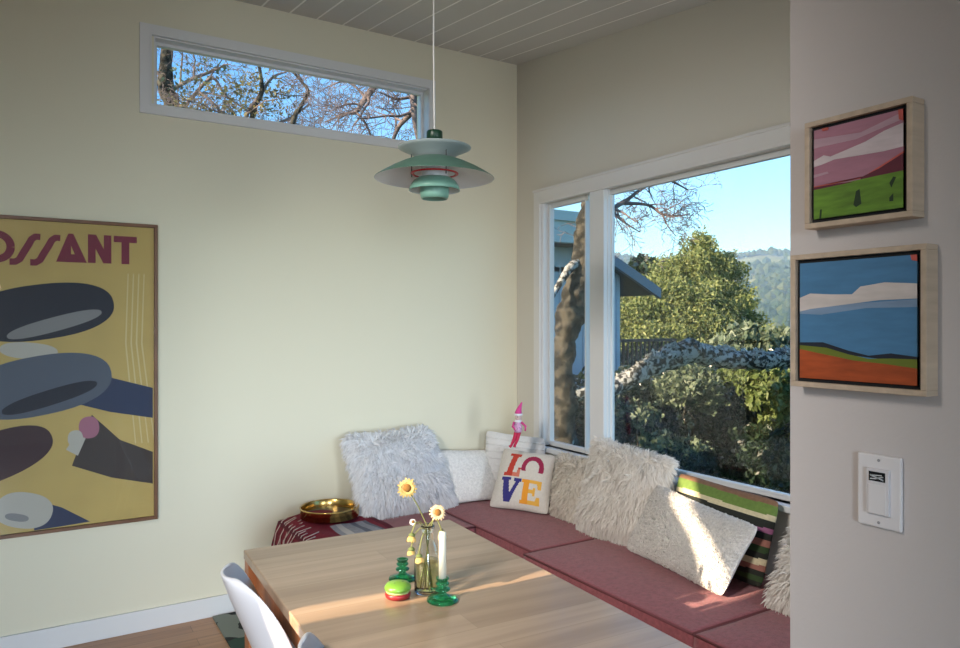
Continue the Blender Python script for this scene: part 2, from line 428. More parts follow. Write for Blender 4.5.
c2 = [(2.21, 3.93, .468), (2.60, 3.86, .468), (2.62, 4.04, .765), (2.16, 4.06, .80)]
t = thing('boucle_pillow', 'plain white boucle pillow leaning in the corner left of the LOVE pillow', 'pillow', base_of(c2))
mb, fn, n = pillow_mesh(c2, .05, 36, .05, 2); mb.build('pillow_cover', M_boucle, t, smooth=True)

c3 = [(2.47, 3.99, .468), (2.76, 3.65, .468), (2.785, 3.71, .87), (2.535, 4.04, .90)]
t = thing('ribbed_pillow', 'white ribbed pillow in the window corner behind the LOVE pillow', 'pillow', base_of(c3))
mb, fn, n = pillow_mesh(c3, .05, 36, .05, 3)
M_rib = mat('ribbed_white_knit', (.84, .83, .82), .9, bump=1.0, bscale=45, stretch=(1, 1, 6))
mb.build('pillow_cover', M_rib, t, smooth=True)
tb = MB()
for i in range(9):
    v = -.8 + i * .2; tb.tube([fn(u, v, 1) + n * .001 for u in [k / 10 * .94 for k in range(-10, 11)]], .006, 6)
tb.build('rib_cord', M_rib, t, smooth=True)

# LOVE pillow
def inpoly(x, y, P):
    r = False; n = len(P)
    for i in range(n):
        x1, y1 = P[i]; x2, y2 = P[(i + 1) % n]
        if (y1 > y) != (y2 > y) and x < (x2 - x1) * (y - y1) / (y2 - y1) + x1: r = not r
    return r
LL = [(-.56, .80), (-.12, .80), (-.12, .70), (-.22, .69), (-.30, .16), (-.16, .16), (-.12, .32), (-.03, .32), (-.05, .03), (-.62, .03), (-.62, .12), (-.52, .13), (-.44, .70), (-.56, .70)]
LV = [(-.66, -.02), (-.30, -.02), (-.30, -.11), (-.37, -.12), (-.28, -.52), (-.12, -.12), (-.20, -.12), (-.20, -.02), (.06, -.02), (.06, -.12), (0, -.14), (-.24, -.80), (-.46, -.80), (-.58, -.14), (-.66, -.12)]
LE = [(.08, -.02), (.74, -.02), (.74, -.30), (.64, -.30), (.60, -.14), (.34, -.14), (.34, -.33), (.48, -.33), (.48, -.25), (.56, -.25), (.56, -.52), (.48, -.52), (.48, -.44), (.34, -.44), (.34, -.68), (.58, -.68), (.62, -.54), (.72, -.54), (.72, -.80), (.08, -.80), (.08, -.70), (.16, -.69), (.16, -.12), (.08, -.12)]
def love(u, v, side):
    if side < 0: return 0
    if inpoly(u, v, LL): return 1 if u < -.3 or v > .25 else 2
    du, dv = u - .36, v - .36
    r = math.hypot(du / .38, dv / .44)
    if .60 < r < 1 and not (dv < .02 and du < .12 and r < 1 and dv < -.12 * 1 and du > -.12) and dv > -.36: 
        if dv > -.12 or du < -.9: return 3
    if inpoly(u, v, LV): return 4
    if inpoly(u, v, LE): return 5 if u < .34 else 6
    return 0
c4 = [(2.365, 3.74, .472), (2.565, 3.39, .472), (2.70, 3.49, .80), (2.535, 3.82, .815)]
t = thing('love_pillow', 'natural linen pillow with the colourful letters L O V E', 'pillow', base_of(c4))
mb, fn, n = pillow_mesh(c4, .062, 110, .05, 4, love)
mb.build('pillow_cover', [M_linen, mat('letter_red', (.50, .05, .03), .9), mat('letter_coral', (.62, .18, .12), .9), mat('letter_crimson', (.32, .02, .07), .9),
    mat('letter_navy', (.04, .035, .20), .9), mat('letter_orange', (.80, .32, .03), .9), mat('letter_amber', (.78, .42, .07), .9)], t, smooth=True)

c7 = [(2.50, 2.68, .475), (2.39, 1.98, .475), (2.60, 1.955, .745), (2.665, 2.62, .80)]
t = thing('sherpa_pillow', 'pale grey-white sherpa pillow in front of the striped pillow, crossed by a band of sun', 'pillow', base_of(c7))
mb, fn, n = pillow_mesh(c7, .078, 44, .06, 7); mb.build('pillow_cover', M_sherpa, t, smooth=True)
rnd = random.Random(77); q = MB()
for k in range(9000):
    u, v = rnd.uniform(-1, 1), rnd.uniform(-1, 1); p = fn(u, v, 1); a = V((rnd.gauss(0, 1), rnd.gauss(0, 1), rnd.gauss(0, 1))).normalized(); b_ = a.orthogonal().normalized()
    p = p + n * .001; s_ = .0045
    q.add([p - a * s_, p + b_ * s_, p + a * s_, p + n * .006], [(0, 1, 3), (1, 2, 3), (0, 3, 2)])
o = q.build('pile', M_sherpa, t); o['kind'] = 'stuff'

STR = [(.86, 1), (.62, 2), (.50, 3), (.32, 0), (.22, 4), (.06, 0), (-.08, 5), (-.22, 6), (-.36, 0), (-.50, 3), (-.62, 5), (-.74, 0), (-.86, 6), (-1.1, 0)]
def stripes(u, v, side):
    vv = v + .02 * math.sin(u * 3)
    for th, mi in STR:
        if vv > th: return mi
    return 0
c8 = [(2.64, 2.52, .475), (2.61, 1.96, .475), (2.745, 1.965, .835), (2.765, 2.57, .855)]
t = thing('striped_pillow', 'striped pillow in green, cream, plum and black under the wide window', 'pillow', base_of(c8))
mb, fn, n = pillow_mesh(c8, .07, 80, .03, 8, stripes)
sm = lambda nm, c: mat(nm, c, .85, vary=.12, vscale=60)
mb.build('pillow_cover', [sm('stripe_black', (.015, .018, .014)), sm('stripe_brown', (.22, .12, .07)), sm('stripe_green', (.13, .21, .045)), sm('stripe_cream', (.56, .50, .33)),
    sm('stripe_plum', (.28, .10, .20)), sm('stripe_rust', (.30, .13, .10)), sm('stripe_dark_green', (.03, .06, .02))], t, smooth=True)

# ------------------------------------------------------------------ doll
D0 = (2.455, 3.573, 0.859)
def dp(px, pz, py=0.0): return (D0[0] + px, D0[1] - px * .6 + py, D0[2] + pz)
t = thing('pixie_doll', 'small pink doll with a pointed hat standing on top of the corner pillows', 'doll', D0)
M_pink = mat('pink_felt', (.70, .07, .30), .85); M_red = mat('crimson_felt', (.55, .03, .09), .85)
M_lil = mat('lilac_knit', (.60, .35, .55), .85, vary=.4, vscale=90); M_skin = mat('doll_face', (.62, .46, .44), .6); M_white = mat('white_felt', (.80, .80, .84), .8)
q = MB(); q.lathe(dp(.012, .085), [(.001, 0), (.020, .004), (.026, .02), (.023, .045), (.016, .068), (.010, .078), (.001, .08)], 16); q.build('torso', M_lil, t, smooth=True)
for s_ in (-1, 1):
    q = MB().tube([dp(.012 + s_ * .008, .092), dp(.002 + s_ * .009, .05), dp(-.012 + s_ * .009, .012), dp(-.018 + s_ * .012, .0)], [.012, .010, .008, .009], 8); q.build('leg', M_red, t, smooth=True)
    q = MB().tube([dp(.012 + s_ * .018, .15), dp(.014 + s_ * .034, .125, -.01), dp(.018 + s_ * .022, .10, -.02)], [.008, .007, .006], 8); q.build('arm', M_pink, t, smooth=True)
q = MB().lathe(dp(.013, .150), [(.001, 0), (.020, 0), (.023, .006), (.018, .013), (.001, .014)], 16); q.build('scarf', M_white, t, smooth=True)
hd = MB().ell(dp(.014, .180), (.021, .021, .022)).build('head', M_skin, t, smooth=True)
q = MB()
for s_ in (-1, 1): q.ell((D0[0] + .006 + s_ * .008, D0[1] - .026, D0[2] + .184), (.003, .003, .003), 8)
q.build('eyes', mat('doll_eye', (.02, .02, .03), .3), hd)
MB().ell((D0[0] + .007, D0[1] - .028, D0[2] + .178), (.003, .003, .003), 8).build('nose', M_skin, hd)
q = MB().lathe(dp(.014, .190), [(.022, 0), (.026, .003), (.026, .010), (.021, .013)], 16); q.build('hat_brim', M_white, t, smooth=True)
q = MB().tube([dp(.014, .2), dp(.018, .225), dp(.026, .25), dp(.034, .272)], [.022, .016, .009, .002], 14); q.build('hat', M_pink, t, smooth=True)

# ------------------------------------------------------------------ throw and tray
def throw_z(x_, y_):
    base = .468
    w = .016 + .012 * mnoise.noise(V((x_ * 9, y_ * 6, 1))) + .010 * math.sin(x_ * 30 + y_ * 14) * max(0, mnoise.noise(V((x_ * 3, y_ * 3, 4))) + .4)
    bump = .10 * math.exp(-((x_ - 1.66) ** 2 / .0020 + (y_ - 4.05) ** 2 / .003))
    bump += .035 * math.exp(-((x_ - 1.38) ** 2 / .03 + (y_ - 3.98) ** 2 / .02))
    return base + w + bump
t = thing('throw_blanket', 'crimson and grey striped throw folded over the left end of the bench', 'blanket', (1.4, 3.8, .47))
mb = MB(); NX, NY = 60, 50; vs = []
for j in range(NY + 1):
    v = j / NY
    for i in range(NX + 1):
        u = i / NX
        s_ = u * .70 + .0                                    # arc length from the hanging hem
        y_ = 3.50 + .58 * v + .012 * math.sin(u * 9)
        hang = .20
        if s_ < hang: x_ = 1.175 - .30 * (hang - s_) * (.4 + .6 * v) - .012 * math.sin(v * 25) * (1 - s_ / hang); z_ = .475 - (hang - s_); 
        else: x_ = 1.18 + (s_ - hang) * (1.0 - .12 * v) ; z_ = throw_z(x_, y_)
        if hang <= s_ < hang + .04: z_ = .475 + (z_ - .475) * ((s_ - hang) / .04)
        vs.append((x_, min(y_, 4.09), z_))
fs = []; mi = []
for j in range(NY):
    for i in range(NX):
        fs.append((j * (NX + 1) + i, j * (NX + 1) + i + 1, (j + 1) * (NX + 1) + i + 1, (j + 1) * (NX + 1) + i))
        u = i / NX; v = j / NY; k = 0
        if .56 < u < .90 and v < .50: k = 1
        if .60 < u < .66 and v < .50: k = 2
        if .74 < u < .80 and v < .50: k = 3
        if .86 < u < .90 and v < .50: k = 3
        if .94 < u: k = 4
        if .26 < u < .30 or .10 < u < .13: k = 4
        mi.append(k)
mb.v = vs; mb.f = fs; mb.m = mi
TH = [mat('throw_crimson', (.18, .010, .026), .9, vary=.2, vscale=60, bump=.4, bscale=200), mat('throw_grey', (.28, .29, .33), .9, vary=.15, vscale=60), mat('throw_white', (.48, .47, .47), .9),
      mat('throw_slate', (.13, .14, .18), .9), mat('throw_dark_red', (.10, .008, .02), .9)]
mb.build('blanket', TH, t, smooth=True, solid=.012)
fr = MB(); rnd = random.Random(3)
for k in range(26):
    y_ = 3.52 + .022 * k; x_ = 1.176
    fr.tube([(x_ - .05, y_, .285), (x_ - .062, y_ + rnd.uniform(-.01, .01), .25), (x_ - .07 + rnd.uniform(-.01, .01), y_ + rnd.uniform(-.015, .015), .20)], [.003, .0028, .002], 5)
for k in range(11):      # loose tassels lying over the fold
    y_ = 3.60 + .043 * k + rnd.uniform(-.012, .012); l_ = rnd.uniform(0, .05)
    fr.tube([(1.215 + l_, y_ + .02, throw_z(1.215 + l_, y_) + .012), (1.182, y_ + .01, .488), (1.160 - .03 * rnd.random(), y_ - .005, .43), (1.135 - .03 * rnd.random(), y_ - .02, .34)], [.0028] * 4, 5)
fr.build('fringe', mat('fringe_cream', (.62, .52, .48), .9), t, smooth=True)['kind'] = 'stuff'

TC = (1.42, 3.93)
zt_ = .512
t = thing('brass_tray', 'round brass tray with a raised rim resting on the crimson throw', 'tray', (TC[0], TC[1], zt_))
M_brass = mat('polished_brass', (.62, .42, .14), .22, metal=1, vary=.1, vscale=12)
TR = .165
q = MB().lathe((TC[0], TC[1], zt_), [(TR - .004, .003), (TR, 0), (TR, .048), (TR + .003, .052), (TR - .003, .055), (TR - .007, .05), (TR - .007, .006)], 56); q.build('rim', M_brass, t, smooth=True)
q = MB().lathe((TC[0], TC[1], zt_), [(.0001, .0), (TR - .004, .0), (TR - .004, .006), (.0001, .006)], 56); q.build('tray_base', mat('tray_dark_patina', (.20, .18, .15), .3, metal=.7), t)
# ------------------------------------------------------------------ dining table
TRZ = math.radians(-2.45); ex = V((math.cos(TRZ), math.sin(TRZ), 0)); ey = V((-math.sin(TRZ), math.cos(TRZ), 0))
TL_, TW = 1.90, .887
BL = V((.679, 2.836, 0)); tc_ = BL + ex * TW / 2 - ey * TL_ / 2
t = thing('dining_table', 'pale maple dining table with reddish legs standing in front of the window seat', 'table', tuple(tc_), rz=TRZ)
M_top = wood_boards('maple_boards', (.39, .27, .18), (.51, .37, .26), 1.7, .115, rough=.30, mortar=.0012, grain=(1.6, 22, 22), dark=(.36, .26, .17), coat=.25)
M_leg = mat('reddish_oak', (.40, .15, .06), .4, vary=.2, vscale=5, stretch=(8, 8, 1))
hx, hy = TW / 2, TL_ / 2
MB().box(-hx, hx, -hy, hy, .695, .73).build('tabletop', M_top, t, local=True, bevel=.004)
m = MB().box(-hx + .03, -hx + .052, -hy + .07, hy - .07, .60, .695).box(hx - .052, hx - .03, -hy + .07, hy - .07, .60, .695)
m.box(-hx + .07, hx - .07, hy - .052, hy - .03, .60, .695).box(-hx + .07, hx - .07, -hy + .03, -hy + .052, .60, .695)
m.build('apron', M_leg, t, local=True)
for sx in (-1, 1):
    for sy in (-1, 1):
        MB().box(sx * hx - sx * .003, sx * (hx - .075), sy * hy - sy * .003, sy * (hy - .075), .0112, .695).build('leg', M_leg, t, local=True, bevel=.004)

# ------------------------------------------------------------------ shell chairs
M_shell = mat('white_moulded_plastic', (.66, .67, .72), .28)
M_dowel = mat('maple_dowel', (.55, .38, .22), .4); M_wire = mat('black_steel_wire', (.02, .02, .02), .35, metal=.6)
def chair(cx, cy, label, rz=0):
    t = thing('shell_chair', label, 'chair', (cx, cy, 0), 'white shell chairs along the table', rz)
    prof = [(-.238, .815, .07, .0), (-.236, .808, .128, .010), (-.228, .785, .175, .022), (-.212, .735, .200, .036), (-.190, .68, .210, .042), (-.165, .62, .212, .042), (-.138, .55, .216, .05), (-.11, .48, .224, .055),
            (-.08, .435, .232, .052), (0, .425, .234, .045), (.09, .432, .23, .034), (.17, .44, .218, .022), (.215, .432, .20, .012), (.24, .41, .165, .004), (.246, .395, .11, 0)]
    W = 14; vs = []
    for k, (x_, z_, hw, cu) in enumerate(prof):
        f = min(1, max(0, (k - 5) / 4))
        for i in range(W + 1):
            s_ = -1 + 2 * i / W; c_ = cu * abs(s_) ** 2.2 * 1.5 + (.035 * s_ * s_ if k < 7 else 0)
            vs.append((x_ + c_ * (1 - f), hw * s_, z_ + c_ * f))
    fs = [(a * (W + 1) + i, a * (W + 1) + i + 1, (a + 1) * (W + 1) + i + 1, (a + 1) * (W + 1) + i) for a in range(len(prof) - 1) for i in range(W)]
    MB().add(vs, fs).build('seat_shell', M_shell, t, smooth=True, local=True, solid=.011, subd=1)
    for sx in (-1, 1):
        for sy in (-1, 1):
            MB().tube([(sx * .11, sy * .11, .405), (sx * .2, sy * .215, .0112)], [.016, .011], 12).build('leg', M_dowel, t, smooth=True, local=True)
    q = MB()
    for sx in (-1, 1):
        q.tube([(sx * .135, .14, .30), (sx * .05, -.1, .40)], .004, 6); q.tube([(sx * .135, -.14, .30), (sx * .05, .1, .40)], .004, 6)
        q.tube([(sx * .135, -.14, .30), (sx * .135, .14, .30)], .004, 6)
        q.tube([(-.135, sx * .14, .30), (.135, sx * .14, .30)], .004, 6)
    q.tube([(-.1, -.1, .402), (.1, .1, .402)], .006, 6); q.tube([(-.1, .1, .402), (.1, -.1, .402)], .006, 6)
    q.build('brace', M_wire, t, smooth=True, local=True)
    return t
chair(.735, 2.34, 'white shell chair farther along the table, nearer the poster wall', TRZ)
chair(.775, 1.675, 'white shell chair nearer the camera, only its curved top in view', TRZ)

# ------------------------------------------------------------------ rug
mr = bpy.data.materials.new('abstract_rug'); mr.use_nodes = True
N = mr.node_tree.nodes; L = mr.node_tree.links; b = N['Principled BSDF']; b.inputs['Roughness'].default_value = .95
tc = N.new('ShaderNodeTexCoord'); vo = N.new('ShaderNodeTexVoronoi'); vo.inputs['Scale'].default_value = 5.5; vo.feature = 'F1'
nz = N.new('ShaderNodeTexNoise'); nz.inputs['Scale'].default_value = 4; mxv = N.new('ShaderNodeMix'); mxv.data_type = 'VECTOR'; mxv.inputs[0].default_value = .25
L.new(tc.outputs['Object'], nz.inputs[0]); L.new(tc.outputs['Object'], mxv.inputs[4]); L.new(nz.outputs['Color'], mxv.inputs[5]); L.new(mxv.outputs[1], vo.inputs['Vector'])
cr = N.new('ShaderNodeValToRGB'); cr.color_ramp.interpolation = 'CONSTANT'
for i, (p, c) in enumerate([(0, (.015, .02, .02)), (.35, (.42, .42, .38)), (.55, (.03, .07, .05)), (.8, (.22, .25, .22))]):
    e = cr.color_ramp.elements[i] if i < 2 else cr.color_ramp.elements.new(p); e.position = p; e.color = (*c, 1)
sp = N.new('ShaderNodeSeparateColor'); L.new(vo.outputs['Color'], sp.inputs[0]); L.new(sp.outputs[0], cr.inputs[0]); L.new(cr.outputs[0], b.inputs['Base Color'])
rg = MB().box(.80, 2.06, .6, 3.47, .0005, .011).box(.815, 1.19, 3.47, 4.09, .0005, .011)
o = rg.build('area_rug', mr, origin=(1.3, 2.2, 0)); tag(o, 'dark green, black and cream patterned rug on the floor under the table', 'rug')

# ------------------------------------------------------------------ pendant lamp
LC = V((1.225, 2.299, 1.600)); LX, LY = LC.x, LC.y
def zz(py): return round(1.6 + (324 - py) * .003616, 4)
t = thing('pendant_lamp', 'green and white layered pendant lamp hanging above the table', 'lamp', (LX, LY, 2.05))
G1 = mat('sage_green_enamel', (.075, .165, .125), .38); G2 = mat('pale_green_enamel', (.17, .35, .28), .35); G3 = mat('dark_green_cap', (.008, .04, .022), .35)
W1 = mat('white_enamel', (.72, .74, .75), .45); R1 = mat('red_enamel', (.60, .02, .03), .4)
zc = ceil_z(LY)
MB().tube([(LX - .004, LY, zc - .002), (LX - .004, LY, 2.6), (LX - .002, LY, 2.4), (LX, LY, 2.29)], .003, 8).build('cord', mat('white_cord', (.75, .74, .72), .5), t, smooth=True)
MB().lathe((LX, LY, zc), [(.0001, -.03), (.035, -.028), (.048, -.012), (.05, 0), (.0001, 0)], 24).build('ceiling_rose', W1, t, smooth=True)
MB().lathe((LX, LY, 0), [(.0001, 2.298), (.026, 2.298), (.0285, 2.295), (.029, 2.290), (.029, 2.250), (.0001, 2.250)], 28).build('cap', G3, t, smooth=True)
sh = lambda prof, th: prof + [(r, z + th) for r, z in prof[::-1]]
q = MB().lathe((LX, LY, 0), sh([(.045, 2.196), (.055, 2.197), (.072, 2.207), (.095, 2.219), (.118, 2.229), (.132, 2.236)], .002), 56, closed=True).build('top_shade', mat('pale_grey_enamel', (.33, .38, .385), .4), t, smooth=True)
# main shade: green outside, white inside
pr = [(.070, 2.196), (.090, 2.190), (.120, 2.178), (.155, 2.161), (.190, 2.141), (.215, 2.125)]
mp_ = MB().lathe((LX, LY, 0), [(r, z + .002) for r, z in pr], 64, 0); mp_.lathe((LX, LY, 0), [pr[-1], (.216, 2.1255), (.215, 2.127)], 64, 0)
ms = mp_.build('main_shade', G1, t, smooth=True)
MB().lathe((LX, LY, 0), pr[::-1], 64).build('shade_lining', W1, t, smooth=True)
MB().lathe((LX, LY, 0), sh([(.048, 2.125), (.046, 2.16), (.052, 2.196)], .001), 40, closed=True).build('inner_reflector', W1, t, smooth=True)
MB().lathe((LX, LY, 0), [(.080, 2.140), (.086, 2.141), (.086, 2.145), (.080, 2.146), (.074, 2.143)], 48, closed=True).build('red_ring', R1, t, smooth=True)
MB().lathe((LX, LY, 0), [(.048, 2.128), (.062, 2.126), (.076, 2.115), (.087, 2.099), (.092, 2.082)], 56).build('lower_bowl', G2, t, smooth=True, solid=.0015)
MB().lathe((LX, LY, 0), [(.0905, 2.082), (.086, 2.097), (.074, 2.113), (.05, 2.12)], 56).build('bowl_lining', W1, t, smooth=True)
MB().lathe((LX, LY, 0), [(.052, 2.095), (.053, 2.08), (.051, 2.062), (.047, 2.052), (.044, 2.052), (.040, 2.066), (.0001, 2.070)], 48).build('bottom_reflector', G2, t, smooth=True)
for k in range(3):
    a = 2 * PI * k / 3 + .55; c_, s_ = math.cos(a), math.sin(a)
    MB().tube([(LX + .082 * c_, LY + .082 * s_, 2.13), (LX + .083 * c_, LY + .083 * s_, 2.20), (LX + .083 * c_, LY + .083 * s_, 2.225)], .0022, 8).build('strut', mat('dark_strut', (.05, .06, .06), .4), t, smooth=True)

# ------------------------------------------------------------------ table-top things
ZT = .7302
M_gl = mat('clear_bottle_glass', (.96, .98, .97), .02, trans=1, ior=1.45)
M_gg = mat('green_pressed_glass', (.04, .42, .16), .04, trans=.9, ior=1.45)
M_water = mat('vase_water', (.72, .74, .42), .02, trans=1, ior=1.2)
BO = (1.080, 2.075)
t = thing('glass_bottle', 'clear glass milk bottle of water holding the dried daisies', 'bottle', (BO[0], BO[1], ZT))
out_ = [(.0001, .0), (.036, .0), (.041, .004), (.043, .012), (.043, .105), (.040, .128), (.031, .152), (.023, .172), (.0195, .19), (.0195, .205), (.022, .208), (.022, .218)]
in_ = [(.018, .218), (.0165, .205), (.0165, .19), (.020, .172), (.028, .152), (.037, .128), (.040, .105), (.040, .012), (.036, .006), (.0001, .006)]
MB().lathe((BO[0], BO[1], ZT), out_ + in_, 40).build('bottle_glass', M_gl, t, smooth=True)
MB().lathe((BO[0], BO[1], ZT), [(.0001, .0075), (.035, .0075), (.0392, .013), (.0392, .10), (.0392, .104), (.0001, .104)], 36).build('water', M_water, t, smooth=True)
M_stem = mat('dried_stem', (.16, .17, .05), .7); M_petal = mat('dried_yellow_petal', (.52, .36, .12), .8, vary=.25, vscale=120)
M_petp = mat('pale_peach_petal', (.60, .45, .26), .8, vary=.2, vscale=120); M_eye = mat('flower_eye_brown', (.22, .10, .02), .9); M_bud = mat('green_calyx', (.10, .13, .04), .8)
def daisy(head, facing, rad, label, pm, droop=False, seed=0):
    t = thing('dried_daisy', label, 'flower', (BO[0], BO[1], ZT + .02), 'dried daisies in the glass bottle')
    h = V(head); f = V(facing).normalized(); rnd = random.Random(seed); a = rnd.uniform(0, 6.3)
    nk = V((BO[0] + .009 * math.cos(a), BO[1] + .009 * math.sin(a), ZT + .205)); bt = V((BO[0] + .02 * math.cos(a + 3), BO[1] + .02 * math.sin(a + 3), ZT + .012))
    pts = [bt, bt.lerp(nk, .5), nk]
    if droop:
        top = nk.lerp(h, .75) + V((0, 0, .035)); pts += [nk.lerp(top, .6) + V((0, 0, .012)), top, h - f * .004 + V((0, 0, .006)), h]
    else: pts += [nk.lerp(h, .5) + V((0, 0, .008)), h - f * .006]
    MB().tube(pts, .0018, 6).build('stem', M_stem, t, smooth=True)
    u = f.orthogonal().normalized(); w = f.cross(u); q = MB(); n = 17
    for L_, R_ in ((0, 1), (1, .78)):
        for k in range(n):
            an = 2 * PI * (k + L_ * .5) / n; d = u * math.cos(an) + w * math.sin(an); sd = f.cross(d); r = rad * R_ * rnd.uniform(.88, 1.08)
            back = -.35 if droop else .12; wd = rad * .17
            p0 = h + d * rad * .2; p1 = h + d * r * .62 + f * (r * (.18 if not droop else .45)) ; p2 = h + d * r * (1 if not droop else .75) + f * r * (.05 if not droop else 1.0)
            q.add([p0 - sd * wd * .5, p0 + sd * wd * .5, p1 + sd * wd, p2 + sd * wd * .4, p2 - sd * wd * .4, p1 - sd * wd], [(0, 1, 2, 5), (5, 2, 3, 4)])
    q.build('petals', pm, t)
    if droop: MB().lathe(h, [(.0001, -.008), (.006, -.006), (.011, .0), (.010, .005), (.0001, .006)], 14, axis=f).build('calyx', M_bud, t, smooth=True)
    else: MB().lathe(h, [(rad * .45, -.002), (rad * .40, .005), (rad * .2, .008), (.0001, .008)], 16, axis=f).build('flower_eye', M_eye, t, smooth=True)
daisy((1.022, 2.107, 1.069), (-.30, -.85, .10), .032, 'tallest dried daisy, yellow with a brown eye, facing the camera', M_petal, False, 1)
daisy((1.106, 2.055, 0.989), (-.2, -.85, .35), .027, 'pale peach dried daisy, second tallest in the bottle', M_petp, False, 2)
daisy((1.117, 2.049, 0.926), (.15, -.2, -1), .022, 'drooping pale daisy hanging to the right of the bottle neck', M_petp, True, 3)
daisy((1.022, 2.072, 0.925), (-.2, -.2, -1), .022, 'uppermost of the drooping daisies on the left of the bottle', M_petal, True, 4)
daisy((1.021, 2.073, 0.880), (-.1, -.1, -1), .018, 'middle drooping daisy on the left, hanging beside the bottle shoulder', M_petal, True, 5)
daisy((1.028, 2.033, 0.868), (.0, -.2, -1), .021, 'lowest drooping daisy hanging in front of the bottle', M_petal, True, 6)
daisy((1.038, 2.097, 0.958), (-.2, -.6, .5), .012, 'small white bud daisy at the mouth of the bottle', mat('white_petal', (.8, .78, .74), .8), False, 7)

def candlestick(x_, y_, s_, label):
    t = thing('glass_candlestick', label, 'candlestick', (x_, y_, ZT), 'green glass candlesticks')
    prof = [(.0001, .0), (.047, 0), (.050, .003), (.048, .008), (.030, .014), (.017, .020), (.012, .026), (.013, .031), (.023, .034), (.025, .038), (.021, .042), (.012, .045), (.013, .049), (.020, .052), (.022, .056), (.018, .060), (.016, .064), (.020, .069), (.021, .073), (.014, .073), (.0125, .060), (.0001, .058)]
    MB().lathe((x_, y_, ZT), [(r * s_, z * s_) for r, z in prof], 36).build('candlestick_glass', M_gg, t, smooth=True)
candlestick(1.086, 1.985, 1, 'green glass candlestick holding the tall white candle')
candlestick(1.062, 2.225, .95, 'empty green glass candlestick standing behind the bottle')
ct = MB().lathe((1.086, 1.985, ZT + .0592), [(.0001, 0), (.0118, 0), (.0112, .155), (.009, .158), (.0001, .159)], 24)
o = ct.build('taper_candle', mat('ivory_wax', (.62, .60, .49), .45), origin=(1.086, 1.985, ZT + .0592), smooth=True); tag(o, 'ivory taper candle standing in the front green candlestick', 'candle')
MB().tube([(1.086, 1.985, ZT + .217), (1.087, 1.985, ZT + .227)], .001, 6).build('wick', M_wire, o)

TB = (.978, 2.083)
t = thing('trinket_box', 'small round green and red trinket with a smiling face beside the bottle', 'ornament', (TB[0], TB[1], ZT))
MB().lathe((TB[0], TB[1], ZT), [(.0001, 0), (.030, 0), (.038, .004), (.041, .012), (.039, .019), (.033, .021), (.0001, .021)], 36).build('bottom_shell', mat('watermelon_red', (.22, .012, .016), .35), t, smooth=True)
MB().lathe((TB[0], TB[1], ZT), [(.0001, .019), (.037, .019), (.0385, .023), (.037, .027), (.0001, .027)], 36).build('filling', mat('pale_green_cream', (.30, .40, .14), .5), t, smooth=True)
MB().lathe((TB[0], TB[1], ZT), [(.0001, .026), (.038, .026), (.0425, .030), (.042, .037), (.036, .045), (.022, .050), (.0001, .0515)], 36).build('top_shell', mat('lime_green_glaze', (.12, .27, .035), .3), t, smooth=True)
q = MB()
for s_ in (-1, 1): q.ell((TB[0] + s_ * .014, TB[1] - .006 , ZT + .0495), (.0035, .003, .0025), 8)
q.tube([(TB[0] - .010, TB[1] - .020, ZT + .0485), (TB[0], TB[1] - .026, ZT + .0465), (TB[0] + .010, TB[1] - .020, ZT + .0485)], .0013, 6)
q.build('painted_face', mat('dark_green_paint', (.02, .09, .02), .4), t)

# ------------------------------------------------------------------ poster (plain stand-in art, lettering kept)
PX0, PX1, PZ0, PZ1 = -.69, .541, .578, 2.119
t = thing('framed_poster', 'tall yellow poster with burgundy letters in a thin walnut frame on the left wall', 'poster', (-.07, 4.123, .578))
m = MB(); ring(m, fy, PX0, PX1, PZ0, PZ1, .017, YA - .032, YA - .001); m.build('frame', mat('walnut_frame', (.17, .075, .035), .4, vary=.2, vscale=10, stretch=(1, 1, 1)), t, bevel=.002)
m = MB(); m.prism([(PX0 + .012, PZ0 + .012), (PX1 - .012, PZ0 + .012), (PX1 - .012, PZ1 - .012), (PX0 + .012, PZ1 - .012)], fy, YA - .012, YA - .004)
PM = [mat('poster_ochre', (.50, .36, .11), .55, vary=.06, vscale=5), mat('poster_burgundy', (.19, .02, .045), .6), mat('poster_ink_blue', (.012, .016, .03), .6), mat('poster_slate', (.085, .105, .14), .6),
      mat('poster_bone', (.46, .44, .38), .6), mat('poster_brown', (.045, .02, .025), .6), mat('poster_navy', (.02, .035, .085), .6), mat('poster_charcoal', (.045, .035, .032), .6),
      mat('poster_grey', (.22, .22, .22), .6), mat('poster_pale_ochre', (.60, .50, .25), .6), mat('poster_rose', (.36, .14, .20), .6)]
lay = [0]
def art(pts, mi):
    lay[0] += 1; y = YA - .0122 - lay[0] * .00012
    m.prism(pts, fy, y, YA - .011, mi)
def blob(cx, cz, rx, rz, ang, mi, cut=None, n=40):
    P = []
    for k in range(n):
        a = 2 * PI * k / n; x_, z_ = rx * math.copysign(abs(math.cos(a)) ** .85, math.cos(a)), rz * math.copysign(abs(math.sin(a)) ** .85, math.sin(a))
        if cut is not None: z_ = max(z_, cut)
        P.append((cx + x_ * math.cos(ang) - z_ * math.sin(ang), cz + x_ * math.sin(ang) + z_ * math.cos(ang)))
    P = [(min(max(a, PX0 + .018), PX1 - .018), min(max(b, PZ0 + .018), PZ1 - .018)) for a, b in P]
    art(P, mi)
def pt_(px, py): return None
